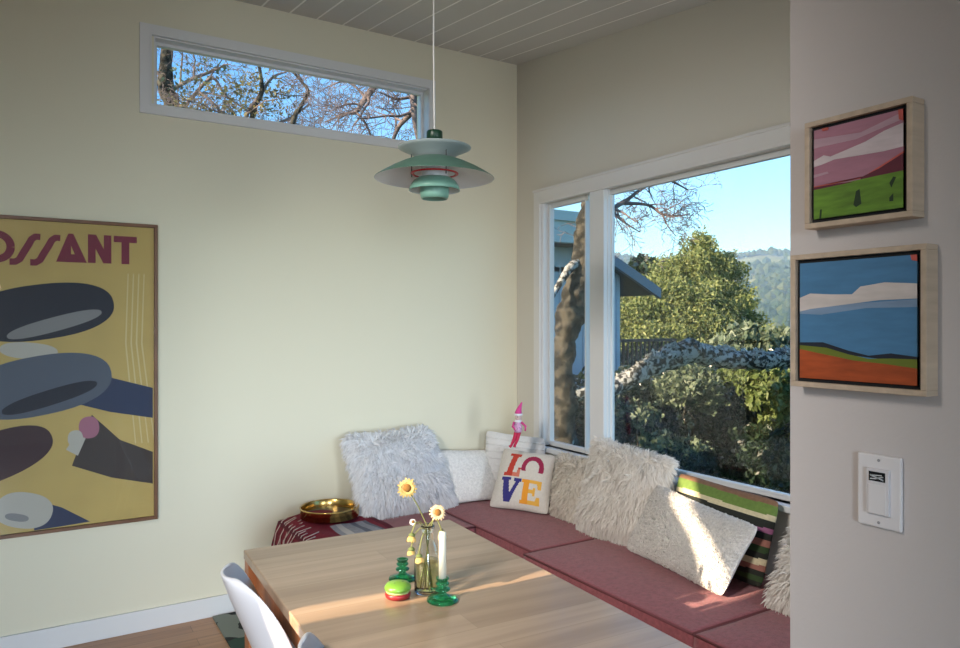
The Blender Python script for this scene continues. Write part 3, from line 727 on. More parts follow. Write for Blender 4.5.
# abstract rounded stones and bands at about the original sizes and colours
for k in range(4): art([(.40 + k * .025, 1.86), (.405 + k * .025, 1.86), (.395 + k * .025, 1.5), (.44 + k * .03, .98), (.435 + k * .03, .98), (.388 + k * .025, 1.5)], 9)
art([(0.220, 1.359), (0.519, 1.265), (0.519, 1.108), (0.318, 1.152), (0.099, 1.226)], 6)
art([(0.237, 1.143), (0.193, 1.021), (0.150, 0.895), (0.327, 0.816), (0.519, 0.763), (0.519, 0.930), (0.364, 1.006)], 7)
art([(0.202, 1.100), (0.246, 1.117), (0.176, 0.942), (0.124, 0.977)], 4)
art([(-0.010, 0.747), (0.107, 0.693), (0.229, 0.606), (0.099, 0.600), (-0.010, 0.597)], 6)
blob(-.03, 1.47, .12, .04, -.1, 4)
blob(.03, 1.66, .31, .135, .16, 2)
blob(.08, 1.60, .21, .035, .30, 8)
blob(.02, 1.30, .31, .145, .18, 3)
blob(.06, 1.24, .21, .038, .30, 2)
blob(-.13, 1.04, .13, .03, .05, 9)
blob(.225, 1.08, .045, .055, .1, 10)
blob(.165, 1.03, .033, .04, 0, 4)
blob(-.19, .96, .27, .115, .35, 5)
blob(-.05, .70, .12, .085, -.3, 4)
blob(-.08, .67, .05, .018, -.3, 8)
# lettering OSSANT
def stroke(pts, w, mi=1):
    P = [V((a, b)) for a, b in pts]; n = len(P); Lf, Rt = [], []
    for i in range(n):
        d = (P[min(i + 1, n - 1)] - P[max(i - 1, 0)]).normalized(); nn = V((-d.y, d.x)) * w / 2; Lf.append(tuple(P[i] + nn)); Rt.append(tuple(P[i] - nn))
    for i in range(n - 1):
        y = YA - .0125 - .0031
        m.prism([Lf[i], Lf[i + 1], Rt[i + 1], Rt[i]], fy, y, YA - .011, mi)
Z0_, Z1_ = 1.885, 2.03
oc = [(-0.163, 1.969)][0]
stroke([(oc[0] + .058 * math.cos(a), oc[1] + .060 * math.sin(a)) for a in [k * PI / 14 for k in range(29)]], .034)
def ess(px):
    q = [(-0.027, 2.059), (-0.059, 1.970), (-0.010, 2.051)]
    x0 = px; h = .148
    top = [(x0 + .108, Z1_ - .006), (x0 + .088, Z1_ - .005), (x0 + .072, Z1_ - .018), (x0 + .060, Z1_ - .045), (x0 + .036, Z0_ + .055), (x0 + .022, Z0_ + .026), (x0 + .004, Z0_ + .014), (x0 - .018, Z0_ + .014)]
    stroke(top, .031)
LT = [(-0.100, 1.954), (0.023, 2.097), (-0.010, 1.959), (0.107, 2.093)]
ess(LT[0][0] + .008); ess(LT[2][0] + .002)
A_ = [(0.082, 1.907), (0.146, 2.049), (0.215, 1.906)]
x0, x1, x2 = A_[0][0], A_[1][0], A_[2][0]
za, zb = A_[0][1], A_[1][1]
art([(x0, za), (x0 + .030, za), (x0 + .045, za + .026), (x1 + .0, za + .026), (x1 + .0, zb), (x1 - .012, zb)], 1)
art([(x1, za + .026), (x2 - .05, za + .026), (x2 - .035, za), (x2, za), (x1 + .008, zb), (x1, zb)], 1) if False else art([(x1 - .004, zb), (x1 + .010, zb), (x2, za), (x2 - .036, za), (x1 - .004, zb - .05)], 1)
art([(x0 + .030, za), (x2 - .03, za), (x2 - .046, za + .040), (x1 - .0, za + .040), (x0 + .048, za + .03)], 1)
N_ = [(0.220, 2.051), (0.220, 1.908), (0.325, 2.048), (0.325, 1.905)]
n0, n1 = N_[0][0], N_[2][0]; nz1, nz0 = N_[0][1], N_[1][1]
art([(n0, nz0), (n0 + .034, nz0), (n0 + .034, nz1), (n0, nz1)], 1); art([(n1 - .034, nz0), (n1, nz0), (n1, nz1), (n1 - .034, nz1)], 1)
art([(n0, nz1), (n0 + .036, nz1), (n1, nz0), (n1 - .036, nz0)], 1)
T_ = [(0.336, 2.044), (0.443, 2.045), (0.403, 1.909)]
t0, t1, tm = T_[0][0], T_[1][0], (T_[0][0] + T_[1][0]) / 2
art([(t0, nz1 - .032), (t1, nz1 - .032), (t1, nz1), (t0, nz1)], 1); art([(tm - .018, nz0), (tm + .018, nz0), (tm + .018, nz1 - .03), (tm - .018, nz1 - .03)], 1)
m.build('poster_print', PM, t)
m = MB().prism([(PX0 + .016, PZ0 + .016), (PX1 - .016, PZ0 + .016), (PX1 - .016, PZ1 - .016), (PX0 + .016, PZ1 - .016)], fy, YA - .0215, YA - .0205); m.build('glazing', glass_sheet('poster_glass', .07), t)

# ------------------------------------------------------------------ pictures and timer switch on the partition wall
M_ash = mat('pale_ash_frame', (.52, .41, .31), .55, vary=.12, vscale=6, stretch=(1, 12, 12)); M_blk = mat('black_liner', (.006, .006, .008), .7)
def picture(y0, y1, z0, z1, xf, label, name, shapes, cols):
    t = thing(name, label, 'picture', (1.09, (y0 + y1) / 2, z0))
    m = MB(); ring(m, fx, y0, y1, z0, z1, .0085, xf, 1.0895); m.build('frame', M_ash, t, bevel=.001)
    MB().box(xf + .008, 1.089, y0 + .008, y1 - .008, z0 + .008, z1 - .008).build('liner', M_blk, t)
    a0, a1, b0, b1 = y0 + .0145, y1 - .0145, z0 + .0145, z1 - .0145
    m = MB().box(xf + .004, xf + .02, a0, a1, b0, b1)
    for k, (P, mi) in enumerate(shapes):
        m.prism([(a1 - (a1 - a0) * u, b0 + (b1 - b0) * v) for u, v in P], fx, xf + .0037 - k * .0001, xf + .01, mi)
    m.build('canvas', cols, t)
cm = lambda nm, c, v=.1: mat(nm, c, .5, vary=v, vscale=18, stretch=(1, 1, 5))
cloud1 = [(0, .66), (.12, .70), (.2, .67), (.4, .71), (.6, .75), (.8, .82), (1, .86), (1, .62), (.8, .61), (.5, .62), (.25, .63), (.1, .60), (0, .59)]
picture(.5455, .714, 1.753, 1.924, 1.0565, 'small painting of a pink sky over a green field, the upper one', 'field_painting',
  [([(0, .90), (.55, .86), (1, .97), (1, .90), (.5, .80), (0, .80)], 2), (cloud1, 1), ([(0, .50), (.16, .51), (.18, .49), (0, .47)], 2), ([(0, .37), (.55, .37), (1, .57), (1, .40), (0, .35)], 3), ([(.55, .38), (.75, .44), (1, .55), (1, .36), (.55, .34)], 4), ([(0, .35), (.4, .355), (1, .375), (1, 0), (0, 0)], 5), ([(0, .36), (.3, .36), (.5, .345), (0, .33)], 4),
   ([(.50, .24), (.54, .26), (.56, .1), (.5, .07), (.47, .10)], 6), ([(.86, .27), (.90, .33), (.93, .32), (.88, .22)], 6), ([(.86, .12), (.9, .16), (.9, .08), (.86, .08)], 6), ([(.08, .10), (.10, .10), (.09, 0), (.07, 0)], 6), ([(.95, 1), (1, 1), (1, .88), (.96, .9)], 3), ([(.1, 1), (.18, 1), (.17, .97), (.11, .97)], 3)],
  [cm('mauve_paint', (.40, .18, .25)), cm('cloud_white_paint', (.62, .53, .56)), cm('cloud_mauve_paint', (.48, .31, .38)), cm('coral_paint', (.55, .10, .08)), cm('maroon_paint', (.11, .012, .03)), cm('meadow_green_paint', (.11, .23, .02), .35), cm('deep_green_paint', (.012, .035, .01))])
cloud2 = [(0, .70), (.1, .735), (.3, .72), (.48, .715), (.55, .775), (.75, .80), (1, .78), (1, .665), (.7, .66), (.5, .64), (.3, .62), (.1, .60), (0, .58)]
picture(.5272, .740, 1.498, 1.713, 1.058, 'larger painting of a blue sky over an orange field, below the pink one', 'landscape_painting',
  [([(0, .60), (.5, .64), (1, .66), (1, .60), (.6, .60), (.2, .55), (0, .56)], 2), (cloud2, 1), ([(0, .31), (.22, .315), (.45, .25), (.62, .215), (.8, .24), (1, .22), (1, .17), (0, .25)], 3), ([(0, .285), (.25, .27), (.45, .22), (.62, .19), (.8, .20), (1, .20), (1, .05), (0, .1)], 4), ([(0, .25), (.25, .21), (.5, .17), (.75, .155), (1, .13), (1, 0), (0, 0)], 5), ([(.95, 1), (1, 1), (1, .95), (.96, .96)], 6)],
  [cm('sky_blue_paint', (.065, .20, .38)), cm('cloud_cream_paint', (.62, .56, .54)), cm('cloud_blue_paint', (.20, .30, .45)), cm('night_navy_paint', (.01, .015, .03)), cm('olive_paint', (.14, .18, .02)), cm('burnt_orange_paint', (.36, .065, .015), .25), cm('coral_paint', (.55, .10, .08))])
t = thing('timer_switch', 'white wall timer switch with a small display below the two paintings', 'switch', (1.09, .608, 1.292))
M_pl = mat('white_switch_plastic', (.72, .70, .72), .35); M_pl2 = mat('white_timer_plastic', (.66, .64, .67), .4)
MB().box(1.0825, 1.0895, .575, .6415, 1.292, 1.402).build('cover_plate', M_pl, t, bevel=.0025)
md = MB().box(1.0775, 1.083, .5905, .6245, 1.3125, 1.3815).build('timer_module', M_pl2, t, bevel=.001)
MB().box(1.0765, 1.078, .594, .621, 1.3135, 1.3575).build('rocker', M_pl, t, bevel=.001)
q = MB().box(1.0767, 1.078, .5955, .6200, 1.3630, 1.3770).build('display', mat('black_display', (.008, .008, .01), .2), t)
sg = MB(); fs_ = lambda a, b, tt: (tt, a, b)
for P in ([(.600, 1.3735), (.617, 1.3720), (.617, 1.3705), (.600, 1.372)], [(.598, 1.3668), (.618, 1.3725), (.618, 1.3705), (.598, 1.3650)], [(.598, 1.3715), (.612, 1.3675), (.618, 1.3668), (.618, 1.3650), (.610, 1.3658), (.598, 1.3700)]): sg.prism(P, fs_, 1.0764, 1.0768)
sg.build('display_segments', mat('display_grey', (.55, .58, .62), .4), q)
for z_ in (1.300, 1.394): MB().lathe((1.0826, .608, z_), [(.0001, 0), (.0022, 0), (.0022, .0008), (.0001, .0008)], 12, axis=(-1, 0, 0)).build('screw', mat('grey_screw', (.3, .3, .32), .4), t)

# ------------------------------------------------------------------ outdoors
M_bark = mat('oak_bark', (.012, .012, .009), .95, bump=1.0, bscale=26, col2=(.06, .055, .042), vscale=14)
M_lichen = mat('lichened_bark', (.022, .022, .018), .95, bump=1.0, bscale=34, col2=(.34, .35, .33), vscale=24)
M_twig = mat('twig_bark', (.10, .08, .08), .9, col2=(.24, .19, .18), vscale=5)

def leaf_cloud(blobs, count, size, seed, elong=2.0, shell=.55, lump=.25):
    """many small separate leaves filling ellipsoids (cx,cy,cz,rx,ry,rz)"""
    R = np.random.RandomState(seed); bl = np.array(blobs, dtype=float)
    wgt = bl[:, 3] * bl[:, 4] + bl[:, 3] * bl[:, 5]; wgt /= wgt.sum()
    k = R.choice(len(bl), count, p=wgt); d = R.normal(size=(count, 3)); d /= np.linalg.norm(d, axis=1)[:, None]
    rr = (shell + (1 - shell) * R.rand(count) ** .7)
    fr = 1 + lump * (np.sin(d[:, 0] * 7 + k) * np.sin(d[:, 1] * 6 + 2 * k) + np.sin(d[:, 2] * 9 + k * 1.7) * .7)
    P = bl[k, :3] + d * bl[k, 3:6] * (rr * fr)[:, None]
    a = R.normal(size=(count, 3)); a /= np.linalg.norm(a, axis=1)[:, None]
    a[:, 2] -= .25
    b = np.cross(a, R.normal(size=(count, 3)) + d * .6); b /= np.linalg.norm(b, axis=1)[:, None] + 1e-9
    s = size * (.6 + .8 * R.rand(count))[:, None]
    v = np.stack([P - a * s * elong / 2, P + b * s / 2 - a * s * .1, P + a * s * elong / 2, P - b * s / 2 - a * s * .1], 1).reshape(-1, 3)
    mb = MB(); mb.v = v; mb.f = np.arange(count * 4).reshape(-1, 4).tolist(); mb.m = [0] * count
    return mb

def grow(mb, p, d, L, r, lev, rnd, up=.05, spread=.8, tips=None, seg=4, kids=3, rmin=.004, wob=.25):
    p = V(p); d = V(d).normalized(); pts = [p.copy()]; rad = [r]
    for i in range(seg):
        d = (d + V((rnd.gauss(0, wob), rnd.gauss(0, wob), rnd.gauss(0, wob) + up))).normalized()
        p = p + d * L / seg; pts.append(p.copy()); rad.append(max(rmin, r * (1 - .55 * (i + 1) / seg)))
        if lev > 0:
            for c in range(kids if i >= 1 else 1):
                if rnd.random() < .75:
                    ax = d.orthogonal().normalized(); ax.rotate(Matrix.Rotation(rnd.uniform(0, 6.28), 3, d))
                    nd = (d * (1 - spread * .5) + ax * spread).normalized()
                    grow(mb, p, nd, L * rnd.uniform(.45, .7), rad[-1] * .55, lev - 1, rnd, up, spread, tips, max(3, seg - 1), kids, rmin, wob)
        elif tips is not None: tips.append(p.copy())
    mb.tube(pts, rad, 4 if r < .02 else 7, cap=False)

# --- terrain
def ground_z(x_, y_):
    r = math.hypot(x_, y_); K = [(0, -.45), (6, -.5), (10, -.8), (14, -1.8), (25, -6), (60, -16), (120, -24), (200, -20), (300, -7), (450, 17), (600, 40), (720, 55), (800, 57), (1000, 40)]
    for (a, za), (b, zb) in zip(K, K[1:]):
        if a <= r <= b:
            q = (r - a) / (b - a); z = za + (zb - za) * q; break
    else: z = 40
    if r > 60:
        th = math.atan2(x_, y_); k = min(1, (r - 60) / 240)
        z += k * (r / 600) * (9 * math.sin(th * 9 + 1) + 6 * math.sin(th * 23 + 2 + r * .004) + 7 * mnoise.noise(V((x_ * .006, y_ * .006, 2))))
        z += k * 3 * mnoise.noise(V((x_ * .02, y_ * .02, 5)))
    elif r > 5: z += .12 * mnoise.noise(V((x_ * .5, y_ * .5, 0)))
    return z
radii = [2.5] + [3 * 1.075 ** i for i in range(82)]; NA = 150
vs = []; fs = []
for r in radii:
    for k in range(NA + 1):
        a = math.radians(-75 + 190 * k / NA); x_, y_ = r * math.sin(a), r * math.cos(a)
        z_ = ground_z(x_, y_)
        if x_ < XB + .3 and y_ < YA + .3: z_ = min(z_, -.5)
        vs.append((x_, y_, z_))
for j in range(len(radii) - 1):
    for k in range(NA): q = j * (NA + 1) + k; fs.append((q, q + NA + 1, q + NA + 2, q + 1))
M_ground = mat('hillside_scrub', (.07, .105, .03), .95, col2=(.26, .29, .12), vscale=.035)
M_lawn = mat('lawn_grass', (.05, .11, .015), .95, col2=(.12, .21, .03), vscale=6, bump=.8, bscale=40)
gm = MB().add(vs, fs); jr = sum(1 for r in radii if r < 18)
gm.m = [0 if (i // NA) >= jr else 1 for i in range(len(fs))]
struct(gm.build('ground', [M_ground, M_lawn], smooth=True))

# --- forest on the far hills (nobody could count it)
rnd = random.Random(11); fb = MB()
ico = [(0, 0, 1), (.89, 0, .45), (.28, .85, .45), (-.72, .53, .45), (-.72, -.53, .45), (.28, -.85, .45), (.72, .53, -.45), (-.28, .85, -.45), (-.89, 0, -.45), (-.28, -.85, -.45), (.72, -.53, -.45)]
icf = [(0, 1, 2), (0, 2, 3), (0, 3, 4), (0, 4, 5), (0, 5, 1), (1, 6, 2), (2, 7, 3), (3, 8, 4), (4, 9, 5), (5, 10, 1), (2, 6, 7), (3, 7, 8), (4, 8, 9), (5, 9, 10), (1, 10, 6)]
for k in range(22000):
    r = 70 * (820 / 70) ** rnd.random() ; a = math.radians(rnd.uniform(25, 78)); x_, y_ = r * math.sin(a), r * math.cos(a)
    if mnoise.noise(V((x_ * .011, y_ * .011, 7))) < (-.22 if r > 330 else .0): continue
    s_ = rnd.uniform(2.0, 3.8) * (.55 + .45 * min(1, r / 300)); h_ = s_ * rnd.uniform(.8, 1.35); z_ = ground_z(x_, y_)
    fb.add([(x_ + p[0] * s_ * rnd.uniform(.7, 1.2), y_ + p[1] * s_ * rnd.uniform(.7, 1.2), z_ + h_ * .6 + p[2] * h_) for p in ico], icf)
fo = fb.build('hillside_forest', leaf_mat('far_forest', [(.02, .045, .02), (.06, .10, .03), (.035, .07, .03), (.12, .15, .05)], .95, .1))
tag(fo, 'dense forest covering the distant hills beyond the garden', 'forest', kind='stuff')

# --- haze over the valley
mh = bpy.data.materials.new('valley_haze'); mh.use_nodes = True; N = mh.node_tree.nodes; L = mh.node_tree.links; N.remove(N['Principled BSDF'])
vsn = N.new('ShaderNodeVolumeScatter'); vsn.inputs['Color'].default_value = (.42, .66, 1, 1); vsn.inputs['Density'].default_value = .0010; vsn.inputs['Anisotropy'].default_value = .0
L.new(vsn.outputs[0], N['Material Output'].inputs['Volume'])
hz = MB().box(45, 1100, 45, 1100, -60, 110).build('valley_haze', mh); tag(hz, 'thin blue haze lying over the valley and the far hills', 'haze', kind='stuff')

# --- big bushy evergreen in the valley
def tree(name, label, cat, base, blobs, count, size, lm, seed, group=None, trunk=None, elong=2.0, shell=.55, bark=None, tr=.12):
    t = thing(name, label, cat, base, group)
    leaf_cloud(blobs, count, size, seed, elong, shell).build('foliage', lm, t)
    rn = random.Random(seed); q = MB(); b0 = V(base)
    for bb in blobs[:7]:
        c = V(bb[:3]); q.tube([b0, b0.lerp(c, .45) + V((rn.gauss(0, .1), rn.gauss(0, .1), 0)), c, c + V((0, 0, bb[5] * .5))], [tr, tr * .6, tr * .3, tr * .1], 7)
    q.build('trunk', bark or M_bark, t, smooth=True)
    return t
def B(p, *r): return (*p, *r)
L_ev = leaf_mat('evergreen_leaves', [(.06, .095, .03), (.22, .25, .085), (.13, .17, .05), (.34, .35, .14)])
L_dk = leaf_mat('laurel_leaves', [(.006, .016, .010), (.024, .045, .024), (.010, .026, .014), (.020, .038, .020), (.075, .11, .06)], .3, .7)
L_lt = leaf_mat('bright_leaves', [(.05, .08, .02), (.15, .20, .06), (.09, .13, .035), (.24, .29, .12)])
L_yl = leaf_mat('yellow_green_leaves', [(.10, .09, .06), (.34, .30, .11), (.20, .18, .09), (.10, .12, .06)])
L_gr = leaf_mat('grey_green_leaves', [(.05, .08, .045), (.15, .19, .11), (.09, .13, .07), (.26, .30, .20)])
blE = [B((18.793, 16.606, 3.670), .8, .8, .85), B((18.566, 16.747, 2.902), 1.25, 1.2, 1.0), B((19.626, 16.562, 2.924), 1.0, 1, 1.1), B((17.484, 16.827, 2.646), 1.0, 1, .9), B((16.649, 16.754, 1.984), 1.2, 1, 1.0), B((17.520, 16.217, 1.888), 1.4, 1.3, 1.2),
       B((18.874, 15.969, 1.731), 1.3, 1.2, 1.2), B((19.787, 15.993, 1.567), .8, .9, .9), B((20.428, 16.303, 2.250), .45, .6, .6), B((16.240, 17.006, 1.248), 1.0, 1, 1.2), B((16.740, 16.111, 0.943), 1.3, 1.1, 1.2), B((17.805, 15.453, 0.724), 1.5, 1.2, 1.2), B((19.626, 15.505, 0.685), 1.0, 1, 1.1),
       B((18.054, 17.062, 3.336), .5, .6, .55), B((19.064, 16.674, 4.225), .38, .4, .5), B((19.944, 16.367, 3.500), .45, .5, .5), B((16.218, 17.490, 1.795), .8, .8, 1.0), B((15.832, 17.258, 0.448), 1.2, 1, 1.2), B((16.473, 16.275, 0.004), 1.6, 1.2, 1.3)]
tree('evergreen_tree', 'large bushy evergreen standing beyond the deck, tallest tree in the wide window', 'tree', (18.623, 16.712, -3.273), blE, 130000, .052, L_ev, 21, elong=2.2, shell=.45, tr=.3)
tree('evergreen_tree', 'dark feathery treetop peeking over the neighbouring roof edge', 'tree', (28.812, 29.225, -3.741), [B((28.718, 29.284, 4.493), .9, .9, .8), B((28.102, 29.663, 4.048), 1.0, 1, .9), B((29.428, 28.846, 3.937), 1.0, 1, 1.0), B((28.765, 29.254, 3.213), 1.8, 1, 1.3)], 5000, .2, L_dk, 22, tr=.2)
tree('young_tree', 'bright yellow-green young tree right of the large evergreen', 'tree', (16.092, 12.398, -0.408), [B((15.935, 12.495, 1.177), .55, .5, .4), B((16.317, 12.259, 0.992), .6, .5, .35), B((15.598, 12.703, 1.045), .5, .5, .3), B((17.116, 12.354, 1.112), .5, .5, .35)], 5000, .11, L_gr, 23, tr=.06)

M_dstem = mat('shrub_stem', (.05, .045, .03), .9)
# --- shrubs below the limb
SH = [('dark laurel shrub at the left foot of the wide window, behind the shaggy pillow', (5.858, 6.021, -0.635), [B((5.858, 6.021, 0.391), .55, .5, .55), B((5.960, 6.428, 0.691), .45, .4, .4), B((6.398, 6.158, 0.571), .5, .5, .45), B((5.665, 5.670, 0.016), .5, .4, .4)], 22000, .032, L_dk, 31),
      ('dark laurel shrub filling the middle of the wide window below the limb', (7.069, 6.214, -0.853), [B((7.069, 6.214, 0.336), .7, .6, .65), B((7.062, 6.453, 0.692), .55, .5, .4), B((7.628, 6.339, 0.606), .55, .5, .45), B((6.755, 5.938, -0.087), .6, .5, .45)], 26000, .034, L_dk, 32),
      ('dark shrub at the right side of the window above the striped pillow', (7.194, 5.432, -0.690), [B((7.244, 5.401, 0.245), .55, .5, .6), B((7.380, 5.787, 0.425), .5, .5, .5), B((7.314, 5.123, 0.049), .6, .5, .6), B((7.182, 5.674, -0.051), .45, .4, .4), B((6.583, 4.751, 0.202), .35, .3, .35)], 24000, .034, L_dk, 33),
      ('light green leafy shrub catching the sun below the right end of the limb', (7.589, 5.659, 0.058), [B((6.617, 4.848, 0.881), .28, .28, .22), B((6.634, 5.072, 1.014), .28, .25, .16), B((6.734, 4.776, 0.638), .25, .25, .22), B((6.615, 5.319, 1.021), .22, .22, .10)], 4200, .040, L_lt, 34),
      ('grey-green shrub under the middle of the lichened limb', (6.189, 5.582, 0.309), [B((6.189, 5.582, 0.955), .30, .3, .18), B((6.018, 5.687, 0.843), .25, .25, .16), B((6.391, 5.575, 0.766), .2, .25, .15)], 4000, .030, L_gr, 35),
      ('shrub seen through the narrow window to the right of the oak trunk', (4.998, 5.847, -0.260), [B((4.980, 5.858, 0.585), .42, .4, .45), B((4.936, 5.650, 0.200), .4, .4, .35), B((5.052, 6.283, 0.198), .45, .4, .5)], 14000, .032, L_dk, 36),
      ('bushy hedge behind the laurels, reaching up to the deck railing', (10.518, 8.786, -0.136), [B((9.441, 9.451, 0.497), 1.0, .8, .6), B((10.210, 8.976, 0.497), 1.2, .8, .65), B((11.057, 8.454, 0.497), 1.2, .8, .6), B((8.634, 9.361, 0.279), .9, .8, .7), B((11.749, 8.027, 0.407), 1.2, .8, .7), B((9.283, 8.373, -0.002), 1.3, .8, .7), B((10.135, 7.848, -0.086), 1.3, .8, .7)], 34000, .05, L_dk, 37),
      ('pale sprig-leaved shrub in front of the laurels at lower left of the wide window', (5.144, 5.287, -0.162), [B((5.180, 5.382, 0.676), .30, .25, .14), B((5.271, 5.208, 0.438), .22, .2, .12), B((5.724, 5.164, 0.355), .2, .2, .10)], 900, .028, L_gr, 38)]
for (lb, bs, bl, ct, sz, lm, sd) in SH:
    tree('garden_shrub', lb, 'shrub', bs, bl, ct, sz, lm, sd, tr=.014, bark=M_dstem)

tree('shade_hedge', 'unseen dense hedge added outside the poster wall to shade the shrubs', 'hedge', (1.2, 6.6, -.5), [(1.2, 5.6 + .7 * k, .55, .9, .75, 1.55 + .15 * math.sin(k * 2.1)) for k in range(6)], 26000, .10, L_dk, 55, shell=.3)  # out-of-view hedge added to keep the sun off the shrubs
# --- the oak: trunk, limb and canopy
t = thing('oak_tree', 'gnarled lichened oak with a long horizontal limb just outside the corner windows', 'tree', (3.677, 4.664, -0.337))
q = MB()
def fine(pts, rad, n=8, wob=.02, seed=0):
    """Catmull-Rom resample with small lumps"""
    P = [V(p) for p in pts]; O = []; Rr = []
    for i in range(len(P) - 1):
        p0, p1, p2, p3 = P[max(i - 1, 0)], P[i], P[i + 1], P[min(i + 2, len(P) - 1)]
        for k in range(n):
            s = k / n
            O.append(.5 * ((2 * p1) + (p2 - p0) * s + (2 * p0 - 5 * p1 + 4 * p2 - p3) * s * s + (3 * p1 - p0 - 3 * p2 + p3) * s ** 3)); Rr.append(rad[i] + (rad[i + 1] - rad[i]) * s)
    O.append(P[-1]); Rr.append(rad[-1])
    for i in range(len(O)): Rr[i] *= 1 + .18 * mnoise.noise(V((i * .35, seed, 0)))
    return O, Rr
def lumpy(mb, pts, rad, n=18, amp=.16, seed=0, f=5):
    O, Rr = fine(pts, rad, 10, seed=seed); o0 = len(mb.v); mb.tube(O, Rr, n)
    for i, p in enumerate(O):
        for k in range(n):
            v = V(mb.v[o0 + i * n + k]); d = v - p
            s = 1 + amp * mnoise.noise(v * f) + amp * .7 * mnoise.noise(v * f * 3)
            mb.v[o0 + i * n + k] = tuple(p + d * s)
lumpy(q, [(3.625, 4.637, -0.646), (3.632, 4.633, 0.249), (3.639, 4.629, 0.656), (3.653, 4.620, 0.965), (3.646, 4.624, 1.226), (3.660, 4.616, 1.470), (3.720, 4.614, 1.698), (3.775, 4.604, 1.895), (3.842, 4.621, 2.097), (3.881, 4.655, 2.301), (3.917, 4.634, 2.593), (4.011, 4.693, 2.991), (4.128, 4.856, 3.475)], [.16, .125, .107, .095, .082, .092, .112, .10, .078, .08, .06, .055, .04], seed=1, n=26, amp=.32, f=7)
q.build('trunk', M_bark, t, smooth=True)
q = MB(); lumpy(q, [(3.653, 4.620, 1.047), (3.866, 4.548, 1.042), (4.144, 4.493, 1.099), (4.322, 4.442, 1.196), (4.531, 4.372, 1.295), (4.757, 4.291, 1.361), (5.016, 4.190, 1.307), (5.237, 4.055, 1.281), (5.597, 3.950, 1.302), (6.163, 3.718, 1.413), (6.824, 3.545, 1.637)], [.06, .06, .07, .082, .088, .108, .082, .08, .072, .05, .012], seed=2, amp=.25, f=7)
q.build('limb', M_lichen, t, smooth=True)
O, Rr = fine([(3.956, 4.527, 1.056), (4.144, 4.493, 1.099), (4.322, 4.442, 1.196), (4.531, 4.372, 1.295), (4.757, 4.291, 1.361), (5.016, 4.190, 1.307), (5.237, 4.055, 1.281), (5.597, 3.950, 1.302), (6.163, 3.718, 1.413)], [.062, .07, .082, .088, .108, .082, .08, .072, .06], 6)
rnd = random.Random(44); bl_ = []
for p, r in zip(O, Rr):
    for k in range(3):
        a = rnd.uniform(-.5, PI + .5)
        if mnoise.noise(V((p.x * 5, p.y * 5 + a, 3))) > -.02:
            pass; bl_.append((p.x - .8 * r * math.cos(a), p.y - .3 * r * math.cos(a) , p.z + r * .9 * math.sin(a), .05, .05, .035)) if True else None
leaf_cloud(bl_, 9000, .019, 45, 1.6, .3).build('lichen', leaf_mat('pale_lichen', [(.16, .17, .14), (.62, .64, .62), (.36, .38, .34), (.70, .71, .70)], .9, .1), t)['kind'] = 'stuff'
q = MB(); lumpy(q, [(3.835, 4.625, 2.113), (3.708, 4.586, 2.072), (3.584, 4.545, 1.968), (3.505, 4.535, 1.870), (3.404, 4.480, 1.787)], [.04, .034, .03, .025, .015], seed=3); q.build('branch', M_lichen, t, smooth=True)
q = MB(); lumpy(q, [(3.683, 4.543, 0.664), (3.573, 4.493, 0.506), (3.457, 4.447, 0.385)], [.02, .018, .012], seed=4, n=8); q.build('branch', M_lichen, t, smooth=True)
# bare canopy branches: right window
rnd = random.Random(5); q = MB()
def limb(pts, rad, lev, Lk, every=3, up=-.02, kids=2, spread=.9):
    O, Rr = fine(pts, rad, 5); q.tube(O, Rr, 8)
    for i in range(3, len(O), every):
        d = (O[i] - O[i - 1]).normalized(); ax = d.orthogonal().normalized(); ax.rotate(Matrix.Rotation(rnd.uniform(0, 6.28), 3, d))
        grow(q, O[i], (d * .5 + ax), Lk * rnd.uniform(.6, 1.2), Rr[i] * .5, lev, rnd, up, spread, None, 4, kids, .0022)
limb([(3.997, 4.702, 3.076), (4.172, 4.711, 2.626), (4.366, 4.709, 2.660), (4.572, 4.699, 2.793), (4.813, 4.668, 2.938), (5.059, 4.634, 3.050)], [.04, .028, .02, .016, .012, .006], 2, .34, 2)
limb([(4.366, 4.709, 2.660), (4.633, 4.662, 2.659), (4.739, 4.597, 2.579), (4.921, 4.602, 2.576), (5.106, 4.605, 2.610)], [.016, .014, .012, .008, .004], 2, .27, 2)
limb([(4.136, 4.734, 2.755), (4.253, 4.661, 2.540), (4.356, 4.598, 2.445), (4.501, 4.626, 2.406)], [.014, .010, .007, .004], 2, .26)
limb([(4.172, 4.711, 3.014), (4.572, 4.699, 3.015), (4.874, 4.630, 2.902), (5.090, 4.615, 2.830)], [.03, .015, .012, .006], 2, .34, 2)
limb([(4.739, 4.597, 2.579), (4.784, 4.569, 2.472), (4.845, 4.531, 2.383)], [.008, .006, .003], 2, .20, 2)
q.build('canopy', M_twig, t, smooth=True)
